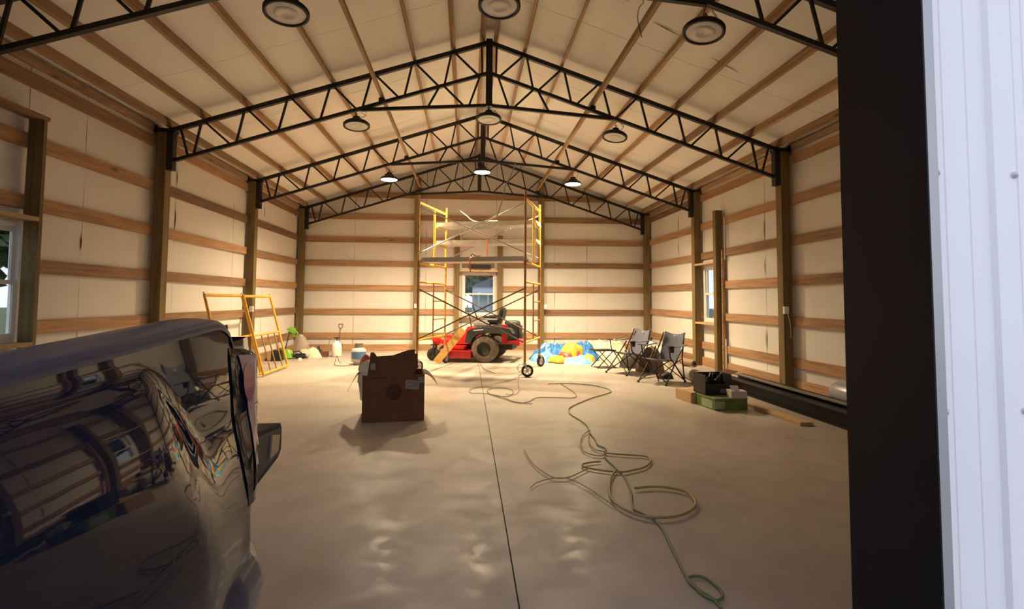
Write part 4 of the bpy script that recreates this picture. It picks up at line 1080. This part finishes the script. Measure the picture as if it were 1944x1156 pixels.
obj('shaft', MB().tube([(-.05, -.1, .10), (.0, .12, .62)], .013), BLK, tr)
obj('guard', MB().grid(14, 6, crump((.02, -.12, .02), .15, .12, .20, 1.9, rough=.2), True), GR2, tr)
obj('motor_housing', MB().box((.03, .14, .60), (.20, .12, .15), Matrix.Rotation(.4, 3, 'Y'), .04), GR2, tr)
obj('rear_handle', MB().tube([(.02, .14, .52), (.12, .14, .46), (.16, .14, .54), (.10, .15, .60)], .014), GR2, tr)
dl = thing('black_bin', 'small black bin behind the leaning yellow frames', 'bin', (-4.32, 11.62, 0), .2)
obj('bin_body', MB().prism([(-.10, -.10), (.10, -.10), (.12, .12), (-.12, .12)], 0, .22, lambda u, v, w: (u, v, w + .0)), BLK, dl)
for nm, x, y, lab in (('black_power_tool', -3.95, 11.98, 'dark power tool lying on the floor beside the green trimmer'), ('grey_power_tool', -3.72, 12.62, 'dark grey power tool standing against the back wall by the cream bag')):
    t = thing('power_tool', lab, 'tool', (x, y, 0.002), .5 if nm[0] == 'b' else 1.6)
    k = 1 if nm[0] == 'b' else 1.3
    obj('tool_body', MB().box((0, 0, .06 * k), (.24, .11, .10 * k), None, .025), BLK if k == 1 else DG, t)
    obj('tool_handle', MB().tube([(-.12, 0, .05), (-.14, 0, .15 * k), (-.03, 0, .17 * k), (.05, 0, .10)], .014), BLK, t)
    obj('tool_head', MB().lathe([(0, 0), (.035, 0), (.05, .05), (.03, .09), (0, .09)], (.10, 0, .06), (1, 0, 0), 14), GALV, t)
tag(obj('paper_scrap', MB().grid(10, 4, crump((-3.88, 11.75, 0), .05, .05, .05, 2.5), False), WPL), 'small white scrap on floor in front of the cream bag', 'scrap')

# ------------------------------------------------------------------ cords and hose on the floor
YH = mat('yellow_green_hose', (.36, .29, .12), .5); GCm = mat('green_cord', (.14, .19, .08), .5); OLV = mat('olive_cord', (.24, .19, .09), .55); BRC = mat('brown_cord', (.22, .16, .10), .6)
cord('extension_cord', [(x, y, 0.0100) for x, y in [(0.827, 2.247), (0.821, 2.331), (0.79, 2.398), (0.777, 2.466), (0.802, 2.511), (0.863, 2.502), (0.89, 2.412), (0.879, 2.34), (0.835, 2.31), (0.795, 2.354), (0.785, 2.442), (0.784, 2.513), (0.81, 2.69), (0.837, 2.864), (0.863, 3.028), (0.86, 3.174), (0.83, 3.231), (0.791, 3.315), (0.809, 3.425), (0.861, 3.609), (0.91, 3.929), (0.9, 4.179), (0.891, 4.388), (0.917, 4.537), (0.965, 4.663), (0.924, 4.784), (0.943, 4.963), (0.953, 5.217), (0.986, 5.475), (0.982, 5.712), (0.929, 6.028), (0.942, 6.255), (1.023, 6.497), (1.374, 6.996), (1.68, 7.333), (1.813, 7.538), (1.808, 7.808), (1.637, 8.107), (1.337, 8.274), (0.994, 8.238)]], 0.009, GCm, 'long green extension cord snaking over the floor with a loop at its near end', 'cord', 6)
cord('extension_cord', [(x, y, 0.0095) for x, y in [(1.202, 8.228), (1.242, 7.789), (1.255, 7.354), (1.176, 7.081), (0.961, 7.092), (0.675, 7.107), (0.538, 6.858), (0.391, 6.762), (0.24, 7.018), (0.08, 7.332), (0.019, 7.669), (0.106, 7.89), (0.303, 7.881), (0.397, 7.607), (0.292, 7.242), (0.148, 7.25), (0.011, 7.457)]], 0.007, OLV, 'olive cord tail looping on floor in front of the scaffold caster', 'cord', 6)
cord('air_line', [(x, y, 0.0100) for x, y in [(0.551, 6.686), (0.332, 6.869), (0.184, 7.248), (-0.026, 7.459), (-0.21, 7.51), (-0.232, 7.77), (-0.088, 7.993), (0.111, 7.984)]], 0.006, OLV, 'thin olive line in the wide flat coil nearest the scaffold', 'cord', 6)
cord('cable', [(x, y, 0.0105) for x, y in [(0.608, 8.979), (0.534, 8.311), (0.478, 7.647), (0.372, 7.317), (0.268, 7.403)]], 0.005, BRC, 'short dark cable trailing from the scaffold caster into the coil', 'cord', 6)
cord('air_hose', [(x, y, 0.0170) for x, y in [(0.923, 4.506), (1.069, 4.451), (1.234, 4.396), (1.243, 4.28), (1.14, 4.124), (1.007, 4.043), (0.914, 4.012), (0.799, 4.045), (0.674, 4.128), (0.649, 4.208), (0.725, 4.258), (0.818, 4.279)]], 0.01, YH, 'yellow hose loop lying crosswise at the middle of the green cord', 'hose', 6)
cord('air_hose', [(x, y, 0.0205) for x, y in [(0.902, 3.657), (1.043, 3.678), (1.162, 3.639), (1.239, 3.554), (1.225, 3.397), (1.152, 3.273), (1.03, 3.185), (0.905, 3.163), (0.787, 3.202), (0.719, 3.303), (0.688, 3.433), (0.711, 3.619), (0.795, 3.879), (0.884, 4.051)]], 0.012, YH, 'large round yellow hose loop right of the green cord', 'hose', 6)
cord('air_hose', [(x, y, 0.0170) for x, y in [(0.972, 5.3), (0.839, 5.064), (0.751, 4.709), (0.764, 4.516), (0.858, 4.434), (0.931, 4.537), (0.859, 4.621), (0.862, 4.876), (0.942, 5.218)]], 0.007, YH, 'small faint yellow loop beside the green cord, farther than the others', 'hose', 6)
cord('air_hose', [(x, y, 0.0175) for x, y in [(0.231, 4.66), (0.242, 4.43), (0.268, 4.22), (0.324, 4.027), (0.385, 3.906), (0.487, 3.922), (0.613, 4.045), (0.695, 4.127)]], 0.006, YH, 'thin curved yellow line end left of the hose loops', 'hose', 6)
cord('cable', [(x, y, 0.0170) for x, y in [(0.175, 3.726), (0.237, 3.827), (0.344, 3.897), (0.463, 3.901), (0.563, 3.731), (0.625, 3.529), (0.671, 3.374)]], 0.004, BRC, 'thin brown cable curving left toward the floor joint', 'cord', 6)
cord('cable', [(x, y, 0.0225) for x, y in [(-0.007, 10.646), (0.055, 9.935), (0.164, 9.508), (0.224, 9.372)]], 0.008, BRC, 'short dark cable piece on the floor in front of the mower', 'cord', 6)

# ------------------------------------------------------------------ wiring, boxes
hw = cord('hanging_wire', [(1.39, 4.9, 4.60), (1.40, 4.98, 4.50), (1.36, 4.9, 4.42), (1.44, 4.95, 4.32), (1.38, 4.9, 4.22), (1.37, 4.92, 4.12), (1.40, 4.92, 3.98), (1.41, 4.92, 3.93)], .004, BLK, 'thin dark wire dangling from the roof beside the nearest truss', 'wire')
def outlet(x, y, z, nx, ny, label, wire=None):
    t = thing('outlet_box', label, 'electrical box', (x, y, z), math.atan2(ny, nx))
    obj('box', MB().bb((0, -.035, -.055), (.045, .035, .055), .004), WPL, t)
    obj('cover', MB().bb((.0455, -.03, -.05), (.05, .03, .05)), VINYL, t)
    if wire: obj('cable', MB().tube(wire, .005, 6), WPL, t)
outlet(XI + .02, FY[2] - .002, 1.20, 0, -1, 'white electrical box with cord on the nearer right wall post', [(.03, .02, -.05), (.03, .05, -.15), (.02, .07, -.3), (.01, .07, -.42)])
outlet(1.72 + .03, YB - .142, 1.15, 0, -1, 'white electrical box on the back wall right of the scaffold')
outlet(-1.60, YB - .142, 1.15, 0, -1, 'white electrical box on the back wall left of the scaffold')
outlet(-XI, FY[3] - .01, 1.12, 0, -1, 'white electrical box on left wall post above the leaning frames')
cd_ = thing('conduit', 'thin white conduit rising beside the right window post', 'conduit', (XP - .02, 9.44, 0))
obj('pipe', MB().tube([(0, 0, .02), (0, 0, .62)], .012).tube([(0, 0, 2.1), (0, 0, 2.9)], .009), WPL, cd_)

# ------------------------------------------------------------------ outside: trees and a white house seen through the windows
LEAF = mat('leaf_green', (.10, .14, .06), .8, noise_amt=.5, noise_scale=5); BARK = mat('bark', (.08, .06, .045), .9)
def tree(x, y, h, r, seed, label):
    t = thing('tree', label, 'tree', (x, y, -.13), 0, 'trees outside the windows')
    rnd = random.Random(seed)
    obj('trunk', MB().tube([(0, 0, 0), (.1, 0, h * .35), (0, .1, h * .75)], [.16, .12, .05], 8), BARK, t)
    mb = MB()
    for k in range(3000):
        th = rnd.uniform(0, 2 * PI); ph = math.acos(rnd.uniform(-1, 1)); rr = r * rnd.uniform(.45, 1) 
        c = Vector((rr * math.sin(ph) * math.cos(th), rr * math.sin(ph) * math.sin(th), h * .6 + rr * math.cos(ph) * h * .42 / r))
        a = Vector((rnd.uniform(-1, 1), rnd.uniform(-1, 1), rnd.uniform(-1, 1))).normalized(); b = a.orthogonal().normalized(); s = rnd.uniform(.09, .17) * r
        mb.add([c - a * s, c + b * s * .5, c + a * s, c - b * s * .5], [(0, 1, 2, 3)])
    fo_ = obj('foliage', mb, LEAF, t); fo_['kind'] = 'stuff'
for i, (x, y, h, r, lab) in enumerate(((-3.4, 30, 5.5, 2.2, 'bushy tree seen through the left part of the back window'), (-2.2, 47, 8, 3.2, 'tree left of the white house, seen through the back window'), (4.6, 50, 9, 3.4, 'tall tree behind the white house outside the back window'),
                                       (.9, 57, 9, 3.4, 'farthest tree in the middle of the back window'), (9.3, 14.0, 5, 2.0, 'tree outside the right window'), (12.5, 20.5, 6, 2.4, 'farther tree outside the right window'), (-10.0, 9.0, 5, 2.2, 'tree outside the left window'))):
    tree(x, y, h, r, i, lab)
hs = thing('white_house', 'pale house seen through the back window', 'house', (1.1, 40, -.13), .0)
HW = mat('house_siding', (.62, .66, .70), .6)
obj('wall', MB().bb((-1.0, 0, 0), (4.0, 3, 2.4)), HW, hs)
obj('roof', MB().prism([(-1.3, 2.4), (4.3, 2.4), (1.5, 3.5)], -.2, 3.2, lambda u, v, w: (u, w, v)), mat('house_roof', (.14, .14, .15), .8), hs)
for x in (-.6, .1, .8): obj('porch_post', MB().bb((x, -.9, 0), (x + .10, -.8, 1.9)), HW, hs)
obj('porch_roof', MB().bb((-1.0, -1.0, 1.9), (2.0, 0, 2.0)), HW, hs)

# floor-level extras
